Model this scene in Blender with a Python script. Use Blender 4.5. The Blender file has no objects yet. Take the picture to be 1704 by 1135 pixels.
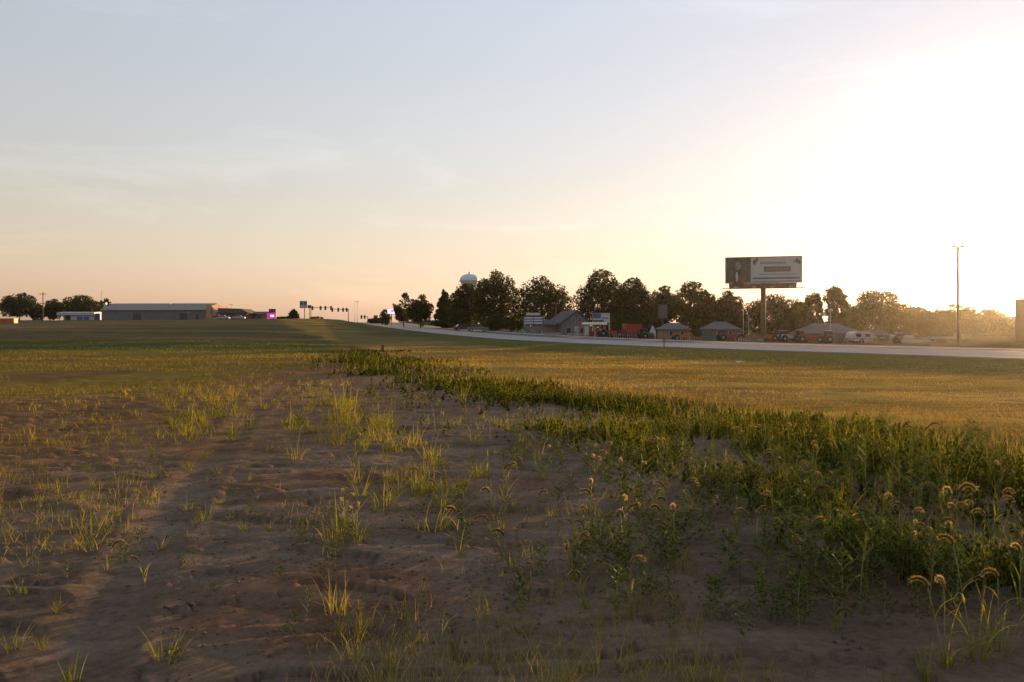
import bpy, math, random
import numpy as np
from mathutils import Vector
R = math.radians
sc = bpy.context.scene
COL = sc.collection
F, CX, HY, EYE = 1363.0, 852.0, 545.0, 1.6        # focal length in photo pixels, centre column, eye-level row, eye height

# ------------------------------------------------------------------ camera
cam = bpy.data.cameras.new('camera'); cam_o = bpy.data.objects.new('camera', cam); COL.objects.link(cam_o); sc.camera = cam_o
cam.sensor_width = 36; cam.lens = 36 * F / 1704; cam.shift_y = -22.5 / 1704
cam.clip_start = 0.05; cam.clip_end = 9000
cam_o.location = (0, 0, EYE); cam_o.rotation_euler = (math.pi / 2, 0, 0)

# ------------------------------------------------------------------ sky, sun, exposure
SUN_EL, SUN_AZ = R(3.7), R(34)
wd = bpy.data.worlds.new('World'); sc.world = wd; wd.use_nodes = True
wn, wl = wd.node_tree.nodes, wd.node_tree.links
sky = wn.new('ShaderNodeTexSky'); sky.sky_type = 'NISHITA'; sky.sun_disc = False
sky.sun_elevation = SUN_EL; sky.sun_rotation = SUN_AZ
sky.air_density = 2.0; sky.dust_density = 0.6; sky.ozone_density = 3.5; sky.altitude = 0
# thin high cirrus all over the sky, slightly brighter than the blue behind it
tc = wn.new('ShaderNodeTexCoord'); mp = wn.new('ShaderNodeMapping'); mp.inputs['Scale'].default_value = (1.0, 1.0, 5.0)
mp.inputs['Rotation'].default_value = (0.0, 0.18, 0.3)
n1 = wn.new('ShaderNodeTexNoise'); n1.inputs['Scale'].default_value = 2.6; n1.inputs['Detail'].default_value = 8; n1.inputs['Roughness'].default_value = .62
n1.inputs['Distortion'].default_value = .6
cr = wn.new('ShaderNodeMapRange'); cr.inputs[1].default_value = .52; cr.inputs[2].default_value = .82; cr.inputs[3].default_value = 1.0; cr.inputs[4].default_value = 1.22
gm = wn.new('ShaderNodeGamma'); gm.inputs[1].default_value = 0.62
hs = wn.new('ShaderNodeHueSaturation'); hs.inputs['Saturation'].default_value = 0.58
mx = wn.new('ShaderNodeMix'); mx.data_type = 'RGBA'; mx.blend_type = 'MULTIPLY'; mx.inputs[0].default_value = 1.0
wl.new(tc.outputs['Generated'], mp.inputs[0]); wl.new(mp.outputs[0], n1.inputs['Vector']); wl.new(n1.outputs[0], cr.inputs[0])
wl.new(sky.outputs[0], gm.inputs[0]); wl.new(gm.outputs[0], hs.inputs['Color'])
tn = wn.new('ShaderNodeMix'); tn.data_type = 'RGBA'; tn.blend_type = 'MULTIPLY'; tn.inputs[0].default_value = 1.0; tn.inputs[7].default_value = (1.02, .972, 1.05, 1)
wl.new(hs.outputs[0], tn.inputs[6]); wl.new(tn.outputs[2], mx.inputs[6]); wl.new(cr.outputs[0], mx.inputs[7])
bg = wn['Background']; wl.new(mx.outputs[2], bg.inputs[0]); bg.inputs[1].default_value = 0.15
sun = bpy.data.lights.new('sun', 'SUN'); sun.energy = 2.4; sun.angle = R(.53); sun.color = (1.0, .62, .29)
sun_o = bpy.data.objects.new('sun', sun); COL.objects.link(sun_o)
SV = Vector((math.sin(SUN_AZ) * math.cos(SUN_EL), math.cos(SUN_AZ) * math.cos(SUN_EL), math.sin(SUN_EL)))
sun_o.rotation_euler = SV.to_track_quat('Z', 'Y').to_euler(); sun_o.location = (60, 80, 40)
vs = sc.view_settings; vs.view_transform = 'Standard'; vs.look = 'None'; vs.gamma = 1; vs.use_curve_mapping = False; vs.exposure = 2.15
cy = sc.cycles
cy.use_denoising = True; cy.max_bounces = 5; cy.diffuse_bounces = 3; cy.transmission_bounces = 3; cy.glossy_bounces = 2
cy.volume_bounces = 0; cy.transparent_max_bounces = 4; cy.use_adaptive_sampling = False

HAZE, HAZE_G = .000065, .86

# ------------------------------------------------------------------ helpers
def X(px, d): return (px - CX) / F * d
def Zp(py, d): return EYE + (HY - py) / F * d
def G(px, py, z=0.0):
    d = (EYE - z) * F / (py - HY); return X(px, d), d

def tag(o, label=None, cat=None, group=None, kind=None):
    if label: o['label'] = label
    if cat: o['category'] = cat
    if group: o['group'] = group
    if kind: o['kind'] = kind
    return o
def empty(name, loc, rz=0, **k):
    o = bpy.data.objects.new(name, None); COL.objects.link(o); o.location = loc; o.rotation_euler = (0, 0, rz); o.empty_display_size = .2
    return tag(o, **k)
def link(name, me, parent=None, loc=None):
    o = bpy.data.objects.new(name, me); COL.objects.link(o)
    if parent: o.parent = parent
    if loc: o.location = loc
    return o
def np_mesh(name, V, Fc, mat, C=None, smooth=False):
    me = bpy.data.meshes.new(name); V = np.asarray(V, np.float32); Fc = np.asarray(Fc, np.int32); k = Fc.shape[1]
    me.vertices.add(len(V)); me.vertices.foreach_set('co', V.ravel())
    me.loops.add(Fc.size); me.loops.foreach_set('vertex_index', Fc.ravel())
    me.polygons.add(len(Fc)); me.polygons.foreach_set('loop_start', np.arange(0, Fc.size, k, dtype=np.int32))
    me.polygons.foreach_set('loop_total', np.full(len(Fc), k, np.int32))
    if smooth: me.polygons.foreach_set('use_smooth', np.ones(len(Fc), bool))
    me.update(calc_edges=True)
    if C is not None:
        a = me.color_attributes.new('col', 'FLOAT_COLOR', 'POINT')
        C = np.asarray(C, np.float32)
        if C.shape[1] == 3: C = np.concatenate([C, np.ones((len(C), 1), np.float32)], 1)
        a.data.foreach_set('color', C.ravel())
    if mat: me.materials.append(mat)
    return me

class MB:
    """collects shapes, builds ONE mesh"""
    def __init__(s): s.v, s.f = [], []
    def add(s, v, f):
        n = len(s.v); s.v += [tuple(p) for p in v]; s.f += [tuple(i + n for i in q) for q in f]; return s
    def box(s, x0, x1, y0, y1, z0, z1, b=0.0):
        if b <= 0:
            return s.add([(x0,y0,z0),(x1,y0,z0),(x1,y1,z0),(x0,y1,z0),(x0,y0,z1),(x1,y0,z1),(x1,y1,z1),(x0,y1,z1)],
                         [(0,3,2,1),(4,5,6,7),(0,1,5,4),(1,2,6,5),(2,3,7,6),(3,0,4,7)])
        r = [(x0+b,y0),(x1-b,y0),(x1,y0+b),(x1,y1-b),(x1-b,y1),(x0+b,y1),(x0,y1-b),(x0,y0+b)]
        i = [(x0+b,y0+b),(x1-b,y0+b),(x1-b,y0+b),(x1-b,y1-b),(x1-b,y1-b),(x0+b,y1-b),(x0+b,y1-b),(x0+b,y0+b)]
        v = [(p[0],p[1],z0) for p in r] + [(p[0],p[1],z1-b) for p in r] + [(p[0],p[1],z1) for p in i]
        f = [tuple(range(7,-1,-1)), tuple(range(16,24))]
        for k in (0, 8):
            f += [(k+j, k+(j+1)%8, k+8+(j+1)%8, k+8+j) for j in range(8)]
        return s.add(v, f)
    def tube(s, pts, rad, n=8, cap=True):
        pts = [Vector(p) for p in pts]
        if not hasattr(rad, '__len__'): rad = [rad] * len(pts)
        v, f = [], []
        for i, p in enumerate(pts):
            t = (pts[min(i+1,len(pts)-1)] - pts[max(i-1,0)]).normalized()
            a = t.orthogonal() if i == 0 else (a - t * a.dot(t))
            a = a.normalized(); b = t.cross(a)
            v += [p + (a*math.cos(2*math.pi*k/n) + b*math.sin(2*math.pi*k/n)) * rad[i] for k in range(n)]
        for i in range(len(pts)-1):
            f += [(i*n+k, i*n+(k+1)%n, (i+1)*n+(k+1)%n, (i+1)*n+k) for k in range(n)]
        if cap: f += [tuple(range(n-1,-1,-1)), tuple((len(pts)-1)*n+k for k in range(n))]
        return s.add(v, f)
    def lathe(s, prof, n=20, c=(0,0,0), axis='z'):
        v, f = [], []
        for r, h in prof:
            for k in range(n):
                a = 2*math.pi*k/n; p = (r*math.cos(a), r*math.sin(a), h)
                if axis == 'x': p = (h, p[0], p[1])
                if axis == 'y': p = (p[0], h, p[1])
                v.append((p[0]+c[0], p[1]+c[1], p[2]+c[2]))
        for i in range(len(prof)-1):
            f += [(i*n+k, i*n+(k+1)%n, (i+1)*n+(k+1)%n, (i+1)*n+k) for k in range(n)]
        f += [tuple(range(n-1,-1,-1)), tuple((len(prof)-1)*n+k for k in range(n))]
        return s.add(v, f)
    def prism(s, poly, y0, y1, plane='xz'):
        n = len(poly)
        v = [((p[0],y0,p[1]) if plane == 'xz' else (y0,p[0],p[1]) if plane == 'yz' else (p[0],p[1],y0)) for p in poly]
        v += [((p[0],y1,p[1]) if plane == 'xz' else (y1,p[0],p[1]) if plane == 'yz' else (p[0],p[1],y1)) for p in poly]
        return s.add(v, [tuple(range(n-1,-1,-1)), tuple(range(n,2*n))] + [(k,(k+1)%n,n+(k+1)%n,n+k) for k in range(n)])
    def build(s, name, mat, parent=None, loc=None, smooth=False):
        me = bpy.data.meshes.new(name); me.from_pydata(s.v, [], s.f); me.materials.append(mat)
        if smooth:
            for p in me.polygons: p.use_smooth = True
        me.update(); return link(name, me, parent, loc)
def copy_tree(o, parent=None):
    c = o.copy(); COL.objects.link(c); c.parent = parent
    for ch in list(o.children): copy_tree(ch, c)
    return c

# ------------------------------------------------------------------ noise
def hsh(ix, iy, s):
    n = (ix * 374761393 + iy * 668265263 + s * 974711) & 0xffffffff
    n = ((n ^ (n >> 13)) * 1274126177) & 0xffffffff
    return ((n ^ (n >> 16)) & 0xffff) / 65535.0
def vn(x, y, s=0):
    x = np.asarray(x, float); y = np.asarray(y, float)
    ix = np.floor(x).astype(np.int64); iy = np.floor(y).astype(np.int64); fx = x - ix; fy = y - iy
    fx = fx*fx*(3-2*fx); fy = fy*fy*(3-2*fy)
    a = hsh(ix,iy,s); b = hsh(ix+1,iy,s); c = hsh(ix,iy+1,s); d = hsh(ix+1,iy+1,s)
    return (a*(1-fx)+b*fx)*(1-fy) + (c*(1-fx)+d*fx)*fy
def fbm(x, y, s=0, o=4):
    t = 0; a = .5
    for k in range(o):
        t = t + a * vn(x*2**k + 17.3*k, y*2**k - 9.1*k, s+k); a *= .5
    return t / (1 - .5**o)
def sst(a, b, x):
    t = np.clip((x - a) / (b - a), 0, 1); return t*t*(3-2*t)

# ------------------------------------------------------------------ materials
def pmat(name, c, rough=.7, var=.12, scale=3.0, metal=0.0, bump=0.0, emit=None, spec=.3):
    m = bpy.data.materials.new(name); m.use_nodes = True; n, l = m.node_tree.nodes, m.node_tree.links
    b = n['Principled BSDF']; b.inputs['Roughness'].default_value = rough; b.inputs['Metallic'].default_value = metal
    b.inputs['Specular IOR Level'].default_value = spec
    t = n.new('ShaderNodeTexCoord'); z = n.new('ShaderNodeTexNoise'); z.inputs['Scale'].default_value = scale; z.inputs['Detail'].default_value = 6
    l.new(t.outputs['Object'], z.inputs['Vector'])
    r = n.new('ShaderNodeMapRange'); r.inputs[1].default_value = .3; r.inputs[2].default_value = .7; r.inputs[3].default_value = 1-var; r.inputs[4].default_value = 1+var
    l.new(z.outputs[0], r.inputs[0])
    k = n.new('ShaderNodeMix'); k.data_type = 'RGBA'; k.blend_type = 'MULTIPLY'; k.inputs[0].default_value = 1; k.inputs[6].default_value = (*c, 1)
    l.new(r.outputs[0], k.inputs[7]); l.new(k.outputs[2], b.inputs['Base Color'])
    if bump:
        p = n.new('ShaderNodeBump'); p.inputs['Strength'].default_value = bump; p.inputs['Distance'].default_value = .05
        l.new(z.outputs[0], p.inputs['Height']); l.new(p.outputs[0], b.inputs['Normal'])
    if emit:
        b.inputs['Emission Color'].default_value = (*emit[:3], 1); b.inputs['Emission Strength'].default_value = emit[3]
    return m
def leafmat(name, trans=.45, warm=(1.25, 1.2, .55), tint=None):
    m = bpy.data.materials.new(name); m.use_nodes = True; n, l = m.node_tree.nodes, m.node_tree.links
    n.remove(n['Principled BSDF'])
    if tint:
        a = n.new('ShaderNodeRGB'); a.outputs[0].default_value = (*tint, 1); src = a.outputs[0]
    else:
        a = n.new('ShaderNodeAttribute'); a.attribute_name = 'col'; src = a.outputs['Color']
    d = n.new('ShaderNodeBsdfDiffuse'); t = n.new('ShaderNodeBsdfTranslucent'); x = n.new('ShaderNodeMixShader'); x.inputs[0].default_value = trans
    w = n.new('ShaderNodeMix'); w.data_type = 'RGBA'; w.blend_type = 'MULTIPLY'; w.inputs[0].default_value = 1; w.inputs[7].default_value = (*warm, 1)
    l.new(src, d.inputs[0]); l.new(src, w.inputs[6]); l.new(w.outputs[2], t.inputs[0])
    l.new(d.outputs[0], x.inputs[1]); l.new(t.outputs[0], x.inputs[2]); l.new(x.outputs[0], n['Material Output'].inputs[0])
    return m
M = dict(
    grass=leafmat('grass_blade', .55, (1.7, 1.6, .7)), weed=leafmat('weed_leaf', .52, (1.75, 1.7, .6)), tree=leafmat('tree_leaf', .45, (1.6, 1.35, .5)),
    head=leafmat('seed_head', .5, (1.3, 1.1, .7)),
    stem=pmat('green_stem', (.17, .18, .06), .6, .2, 40), bark=pmat('bark', (.07, .05, .038), .9, .3, 6, bump=.5),
    asphalt=pmat('asphalt', (.15, .135, .13), .95, .15, 1.5, spec=0), concrete=pmat('pavement_concrete', (.31, .285, .27), .95, .1, .8, spec=0),
    gravelc=pmat('gravel_shoulder', (.33, .30, .27), .95, .2, 4, spec=0), white_paint=pmat('white_line', (.6, .6, .57), .6, .2, 8), yellow_paint=pmat('yellow_line', (.6, .4, .05), .6, .2, 8),
    steel=pmat('galvanised_steel', (.33, .33, .33), .5, .1, 5, .3), dark_steel=pmat('dark_steel', (.06, .05, .045), .6, .15, 5),
    wood=pmat('pole_wood', (.13, .09, .06), .9, .25, 10), white=pmat('white_paint', (.34, .34, .34), .5, .05, 3), offwhite=pmat('offwhite_siding', (.14, .135, .13), .8, .15, 2),
    grey_wall=pmat('grey_sheet_metal', (.125, .12, .12), .75, .10, .6), grey_roof=pmat('pale_roof_metal', (.20, .18, .16), .8, .08, .6),
    brick=pmat('tan_brick', (.36, .20, .12), .85, .2, 9), dark_brick=pmat('brown_brick', (.13, .065, .05), .9, .2, 9), shingle=pmat('dark_shingle', (.075, .07, .075), .9, .2, 5),
    grey_shingle=pmat('grey_shingle', (.10, .095, .10), .9, .15, 4), tan=pmat('tan_siding', (.24, .16, .10), .85, .12, 4),
    red=pmat('red_paint', (.24, .028, .022), .45, .15, 3), orange=pmat('orange_paint', (.36, .10, .03), .5, .15, 3), green=pmat('green_paint', (.05, .12, .06), .5, .15, 3),
    blue=pmat('blue_paint', (.05, .09, .28), .5, .15, 3), yellow=pmat('yellow_paint', (.5, .36, .05), .5, .1, 3), black=pmat('black_rubber', (.02, .02, .02), .8, .2, 6),
    glass=pmat('window_glass', (.03, .035, .045), .08, .05, 2, spec=.6), tower=pmat('tower_blue', (.42, .52, .62), .5, .05, .3),
    magenta=pmat('magenta_screen', (.4, .02, .2), .4, .1, 3, emit=(.6, .03, .32, .16)), pink=pmat('pink_screen', (.6, .3, .6), .4, .1, 3, emit=(.85, .5, .95, .45)),
    bb_dark=pmat('poster_dark', (.11, .09, .07), .6, .25, 1.2), bb_pale=pmat('poster_pale', (.42, .41, .39), .6, .06, .8), bb_line=pmat('poster_line', (.19, .20, .25), .6, .1, 4),
    bb_skin=pmat('poster_skin', (.27, .20, .16), .6, .25, 1.5), bb_box=pmat('poster_box', (.12, .09, .06), .6, .1, 3), bb_text=pmat('poster_gold', (.21, .19, .11), .6, .1, 3),
    bb_green=pmat('poster_green', (.11, .14, .09), .6, .1, 3), bb_band=pmat('poster_band', (.10, .12, .2), .6, .1, 3), rust=pmat('rusty_steel', (.20, .10, .055), .8, .25, 2),
    lens=pmat('signal_lens', (.03, .03, .025), .3, .1, 3), cream=pmat('cream_panel', (.45, .38, .28), .6, .1, 2),
)

# ------------------------------------------------------------------ terrain
ctrl = []
for p in (-700, 0, 300, 600, 850, 1100, 1400, 1704, 2500):
    for d in (2.5, 8, 20, 38): ctrl.append((p, d, 0.0))
ctrl += [(0,60,.2),(0,100,.55),(0,200,2.3),(0,330,4.5),(0,500,4.6),(300,60,.15),(300,120,.75),(300,220,2.8),(300,330,4.7),(300,450,4.7),
         (480,60,.1),(480,120,.7),(480,200,2.6),(500,270,4.5),(545,290,4.7),(540,420,3.5),(600,70,.0),(600,150,.8),(600,300,3.4),(600,420,2.6),
         (700,60,-.1),(700,100,.1),(700,190,1.1),(690,250,3.7),(700,330,4.4),(780,190,1.4),(780,250,2.4),(850,70,-.1),(850,110,.2),(850,180,.8),(850,260,1.6),
         (1000,70,-.05),(1000,110,.1),(1000,140,-.1),(1000,190,.2),(1270,60,0),(1270,85,.0),(1270,110,-.3),(1270,150,-.6),(1270,220,-.5),(1600,50,.05),(1600,80,-.1),(1600,110,-.4),(1600,160,-.5),
         (2500,80,0),(2500,220,-.2),(-700,100,.5),(-700,320,4.4)]
for p in (-700, 100, 500, 850, 1200, 1700, 2500): ctrl += [(p, 900, .5), (p, 3000, -4)]
ctrl = np.array([(math.atan2(X(p, d), d) / R(14), math.log(math.hypot(X(p, d), d)) * 1.15, z) for p, d, z in ctrl])
def U(r2): return np.where(r2 > 1e-12, .5 * r2 * np.log(np.maximum(r2, 1e-12)), 0)
_n = len(ctrl); _K = U(((ctrl[:, None, :2] - ctrl[None, :, :2])**2).sum(-1)) + .02*np.eye(_n)
_P = np.c_[np.ones(_n), ctrl[:, :2]]; _A = np.block([[_K, _P], [_P.T, np.zeros((3, 3))]])
_w = np.linalg.solve(_A, np.r_[ctrl[:, 2], 0, 0, 0])
def tps(x, y):
    u = np.clip(np.arctan2(x, y), R(-52), R(52)) / R(14); v = np.log(np.clip(np.hypot(x, y), 2.2, 3200)) * 1.15
    z = _w[_n] + _w[_n+1]*u + _w[_n+2]*v
    for i in range(_n): z = z + _w[i] * U((u-ctrl[i,0])**2 + (v-ctrl[i,1])**2)
    return z

# road: near kerb line, from behind the right shoulder to over the crest; 17 m wide, on its far side
def smooth_line(P, step):
    P = np.array(P, float); out = []
    for i in range(1, len(P)-2):
        n = max(2, int(np.linalg.norm(P[i+1,:2]-P[i,:2]) / step))
        for t in np.linspace(0, 1, n, endpoint=False):
            a, b, c, d = P[i-1], P[i], P[i+1], P[i+2]
            out.append(.5*((2*b) + (-a+c)*t + (2*a-5*b+4*c-d)*t*t + (-a+3*b-3*c+d)*t**3))
    return np.array(out)
ROAD = smooth_line([(75,-100,.3),(58,-55,.3),(45,-20,.3),(33.5,8,.3),(21.5,34,.3),(11.5,57.8,.22),(4.2,79.5,.2),(-6,118,.3),(-24.5,190,1.05),(-44.5,260,2.4),(-59.5,310,3.55),(-80,375,3.4),(-105,450,1.5),(-130,520,0)], 4)
RW = 17.0
def sdist(poly, x, y):
    """signed distance (positive = right of the travel direction), interpolated third column"""
    x = np.asarray(x, float); y = np.asarray(y, float)
    best = np.full(x.shape, 1e18); sg = np.ones(x.shape); zz = np.zeros(x.shape)
    for i in range(len(poly)-1):
        a, b = poly[i], poly[i+1]; dx, dy = b[0]-a[0], b[1]-a[1]
        t = ((x-a[0])*dx + (y-a[1])*dy) / (dx*dx+dy*dy); tc_ = np.clip(t, 0, 1)
        q = (x-a[0]-dx*tc_)**2 + (y-a[1]-dy*tc_)**2; m = q < best
        best = np.where(m, q, best); sg = np.where(m, np.sign(dx*(y-a[1]) - dy*(x-a[0])) * -1, sg)
        if len(a) > 2: zz = np.where(m, a[2] + (b[2]-a[2])*tc_, zz)
    return np.sqrt(best)*sg, zz
# edge between the bare soil (left) and the weedy meadow (right), running away from the camera
SOIL_R = np.array([(9,-12),(7.4,-2),(6.4,3),(5.4,6.2),(4.5,9.3),(3.6,12.5),(2.3,14.2),(.3,17.4),(-2.8,24.2),(-6.5,35),(-9,44.2),(-14,70),(-60,260)], float)
# far-left edge of the bare soil
SOIL_L = np.array([(-40,10),(-22,13.5),(-13,16.5),(-9.2,20.8),(-8.4,30),(-9.2,44),(-14.2,70),(-60.2,260)], float)
TRACK = np.array([(-1.5,1.2),(-1.9,3.0),(-2.2,4.2),(-2.75,6.3),(-3.5,9.3),(-4.6,14),(-6.2,22),(-8,34)], float)

def base_height(x, y):
    x = np.asarray(x, float); y = np.asarray(y, float)
    z = tps(x, y)
    s, rz = sdist(ROAD, x, y)
    w = sst(-10, -.4, s) * (1 - sst(RW+.6, RW+9, s))
    z = z - .03*np.exp(-((s+6.5)/2.6)**2) * sst(20, 40, y)
    z = z*(1-w) + (rz-.045)*w
    r = np.hypot(x, y)
    z = z + (fbm(x*.09, y*.09, 5, 3)-.5) * .5 * sst(8, 40, r) * (1-w)
    return z, s
def fine_height(x, y, s=None):
    r = np.hypot(x, y)
    dR, _ = sdist(SOIL_R, x, y); dT, _ = sdist(TRACK, x, y); dT = np.abs(dT)
    soil = 1 - sst(-.3, .8, dR + (fbm(x*1.3, y*1.3, 9, 2)-.5))
    near = 1 - sst(14, 40, r)
    z = (fbm(x*.55, y*.55, 11, 4)-.5) * .11 * (.35 + .65*sst(-3, 3, x))
    z = z + (fbm(x*4.2, y*4.2, 21, 4)-.5) * .026
    # eroded ledges: stretched noise cut into steps
    f = fbm(x*.35 + .25*y, y*.95 - .2*x, 31, 3)*6.5 + y*.55 + (fbm(x*2.5, y*2.5, 41, 3)-.5)*.9
    fr = f - np.floor(f); ledge = (1 - sst(.0, .09, fr)) * -1.0 + fr
    z = z + ledge * .032 * soil * sst(-.5, .3, dT - .45) * (.35 + .9*vn(x*.5, y*.5, 51))
    tr = np.exp(-(dT/.16)**4)
    z = z*(1 - .6*tr) - .012*tr + .012*np.exp(-((dT-.30)/.08)**2)
    return z * near, soil, tr
_cache = {}
def hgt(x, y):
    b, s = base_height(np.array([x]), np.array([y])); f, _, _ = fine_height(np.array([x]), np.array([y])); return float(b[0] + f[0])

# rows closer together near the camera, columns finer where the camera looks
rr = [0.5]
while rr[-1] < 1800:
    r_ = rr[-1]; rr.append(r_ * (1.05 if r_ < 2.4 else 1.0072 if r_ < 24 else 1.016 if r_ < 500 else 1.06))
rr = np.array(rr)
aa = np.r_[np.arange(-180, -46, 4), np.arange(-46, 46, .22), np.arange(46, 180, 4)]; aa = np.radians(aa)
RRg, AAg = np.meshgrid(rr, aa, indexing='ij')
gx = (RRg*np.sin(AAg)).ravel(); gy = (RRg*np.cos(AAg)).ravel()
gz, gs = base_height(gx, gy); gf, gsoil, gtr = fine_height(gx, gy); gz = gz + gf
nr, na = RRg.shape
i0 = np.arange(nr-1)[:, None]*na; j0 = np.arange(na)[None, :]; j1 = (j0+1) % na
quads = np.stack([i0+j0, i0+na+j0, i0+na+j1, i0+j1], -1).reshape(-1, 4)[:, ::-1]

def ground_colour(x, y, s, soil, tr):
    """real base colours of soil, straw, grass and gravel where they lie"""
    r = np.hypot(x, y); n = len(x)
    wob = (fbm(x*.35, y*.35, 61, 4)-.5); wob2 = fbm(x*1.7, y*1.7, 71, 3)-.5
    dR, _ = sdist(SOIL_R, x, y); dL, _ = sdist(SOIL_L, x, y)
    def mix(c, col, w): return c*(1-w[:, None]) + np.asarray(col)*w[:, None]
    c = np.tile(np.array([[.185, .132, .094]]), (n, 1))
    c = c * (1 + .35*wob2 + .45*wob)[:, None]
    c = mix(c, (.20, .15, .115), np.clip(tr, 0, 1)*.5)
    c = mix(c, (.15, .075, .045), sst(.12, .3, fbm(x*.8, y*.8, 81, 3)-.42)*.5)          # rusty patches
    thin = sst(-4, 6, -x - 3 + 6*wob) * sst(5, 12, r)
    c = mix(c, (.19, .105, .040), thin*.8)                                              # thin dead grass on the left
    # left field
    lf = sst(-1.5, 1.5, -dL + 4*wob)
    yb = np.hypot(x*.25, y)
    c = mix(c, (.17, .125, .032), lf)
    c = mix(c, (.13, .078, .042), lf*sst(.08, .2, fbm(x*.12, y*.3, 91, 3)-.45)*.8)
    c = mix(c, (.075, .082, .028), lf*sst(50, 58, y + 14*wob)*(1-sst(72, 80, y + 14*wob)))
    c = mix(c, (.165, .12, .056), lf*sst(74, 95, y + 10*wob))
    c = mix(c, (.135, .108, .058), lf*sst(120, 180, y)*.7)
    c = mix(c, (.10, .062, .042), lf*sst(80, 100, y)*sst(.05, .16, fbm(x*.03, y*.12, 95, 3)-.47)*.8)
    st = fbm(x*.012+3, y*.085, 103, 4); c = mix(c, (.13, .09, .038), lf*sst(70, 90, y)*sst(.52, .62, st)*.7); c = mix(c, (.085, .082, .036), lf*sst(60, 80, y)*(1-sst(.36, .46, st))*.7)
    # right: weedy strip, mown straw-coloured field, green verge
    rg = sst(-.4, .6, dR + 1.2*wob)
    c = mix(c, (.060, .058, .026), rg)
    mown = sst(2.2, 4.5, dR + 3*wob + .08*np.maximum(y-40, 0))
    rg = np.maximum(rg, 0)
    straw = np.array([.25, .160, .050])[None] * (1 + .5*wob + .8*(vn(x*.10 + y*.05, y*.8, 97)-.5))[:, None]
    c = c*(1-mown[:, None]) + straw*mown[:, None]
    c = mix(c, (.15, .07, .038), mown*sst(.1, .22, fbm(x*.5, y*.8, 99, 3)-.45)*.5*(1-sst(15, 26, r)))
    c = mix(c, (.125, .102, .046), rg*sst(55, 90, y + 10*wob)*.8)
    verge = sst(-9.5, -6.5, s + 3*wob) * sst(22, 30, y)
    c = mix(c, (.105, .098, .036), verge*rg.clip(.0, 1))
    c = mix(c, (.085, .085, .036), sst(-16, -10, s + 5*wob)*sst(95, 140, y))
    # beyond the road: lots of gravel, then rough grass
    far = sst(RW-1, RW+1, s)
    c = mix(c, (.060, .062, .028), far)
    lot = far*(1-sst(45, 60, s))*(1-sst(100, 135, y))
    c = mix(c, (.10, .075, .05), lot*.8)
    c = mix(c, (.20, .19, .18), far*sst(RW+2, RW+5, s)*(1-sst(RW+16, RW+22, s))*sst(165, 172, y)*(1-sst(205, 215, y)))
    c = mix(c, (.055, .06, .028), sst(300, 700, r))
    return np.clip(c, .01, .6)
gcol = ground_colour(gx, gy, gs, gsoil, gtr)
gm_ = bpy.data.materials.new('earth'); gm_.use_nodes = True
_nn, _l = gm_.node_tree.nodes, gm_.node_tree.links; _b = _nn['Principled BSDF']; _b.inputs['Roughness'].default_value = .95; _b.inputs['Specular IOR Level'].default_value = 0
_a = _nn.new('ShaderNodeAttribute'); _a.attribute_name = 'col'; _t = _nn.new('ShaderNodeTexCoord')
_z = _nn.new('ShaderNodeTexNoise'); _z.inputs['Scale'].default_value = 16; _z.inputs['Detail'].default_value = 10; _z.inputs['Roughness'].default_value = .78
_z2 = _nn.new('ShaderNodeTexNoise'); _z2.inputs['Scale'].default_value = 1.6; _z2.inputs['Detail'].default_value = 7; _z2.inputs['Roughness'].default_value = .6
_mp = _nn.new('ShaderNodeMapping'); _mp.inputs['Scale'].default_value = (.6, 1.7, 1); _l.new(_t.outputs['Object'], _mp.inputs[0])
_l.new(_t.outputs['Object'], _z.inputs['Vector']); _l.new(_mp.outputs[0], _z2.inputs['Vector'])
_m = _nn.new('ShaderNodeMath'); _m.operation = 'ADD'; _l.new(_z.outputs[0], _m.inputs[0]); _l.new(_z2.outputs[0], _m.inputs[1])
_r = _nn.new('ShaderNodeMapRange'); _r.inputs[1].default_value = .7; _r.inputs[2].default_value = 1.3; _r.inputs[3].default_value = .5; _r.inputs[4].default_value = 1.5; _l.new(_m.outputs[0], _r.inputs[0])
_x = _nn.new('ShaderNodeMix'); _x.data_type = 'RGBA'; _x.blend_type = 'MULTIPLY'; _x.inputs[0].default_value = 1
_l.new(_a.outputs['Color'], _x.inputs[6]); _l.new(_r.outputs[0], _x.inputs[7]); _l.new(_x.outputs[2], _b.inputs['Base Color'])
_p = _nn.new('ShaderNodeBump'); _p.inputs['Strength'].default_value = 1.0; _p.inputs['Distance'].default_value = .035; _l.new(_m.outputs[0], _p.inputs['Height']); _l.new(_p.outputs[0], _b.inputs['Normal'])
ground = link('ground', np_mesh('ground', np.c_[gx, gy, gz], quads, gm_, gcol, smooth=True)); tag(ground, kind='structure')

# ------------------------------------------------------------------ road
def strip(name, mat, s0, s1, dz, parent=None, i0=0, i1=None, skirt=0):
    L = ROAD[i0:i1]; T = np.gradient(L[:, :2], axis=0); T /= np.linalg.norm(T, axis=1)[:, None]; N = np.c_[T[:, 1], -T[:, 0]]
    rows = []
    cols = ([(s0, -skirt)] if skirt else []) + [(s0, 0), (s1, 0)] + ([(s1, -skirt)] if skirt else [])
    for sx, zz in cols: rows.append(np.c_[L[:, :2] + N*sx, L[:, 2] + dz + zz])
    V = np.concatenate(rows); n = len(L); fs = []
    for k in range(len(cols)-1):
        a = np.arange(n-1); fs.append(np.stack([k*n+a, (k+1)*n+a, (k+1)*n+a+1, k*n+a+1], -1))
    return link(name, np_mesh(name, V, np.concatenate(fs), mat), parent)
road = tag(strip('road', M['asphalt'], 0, RW, 0, skirt=.3), kind='structure')
tag(strip('pavement', M['concrete'], .02, 8.6, .006), kind='structure')
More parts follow.
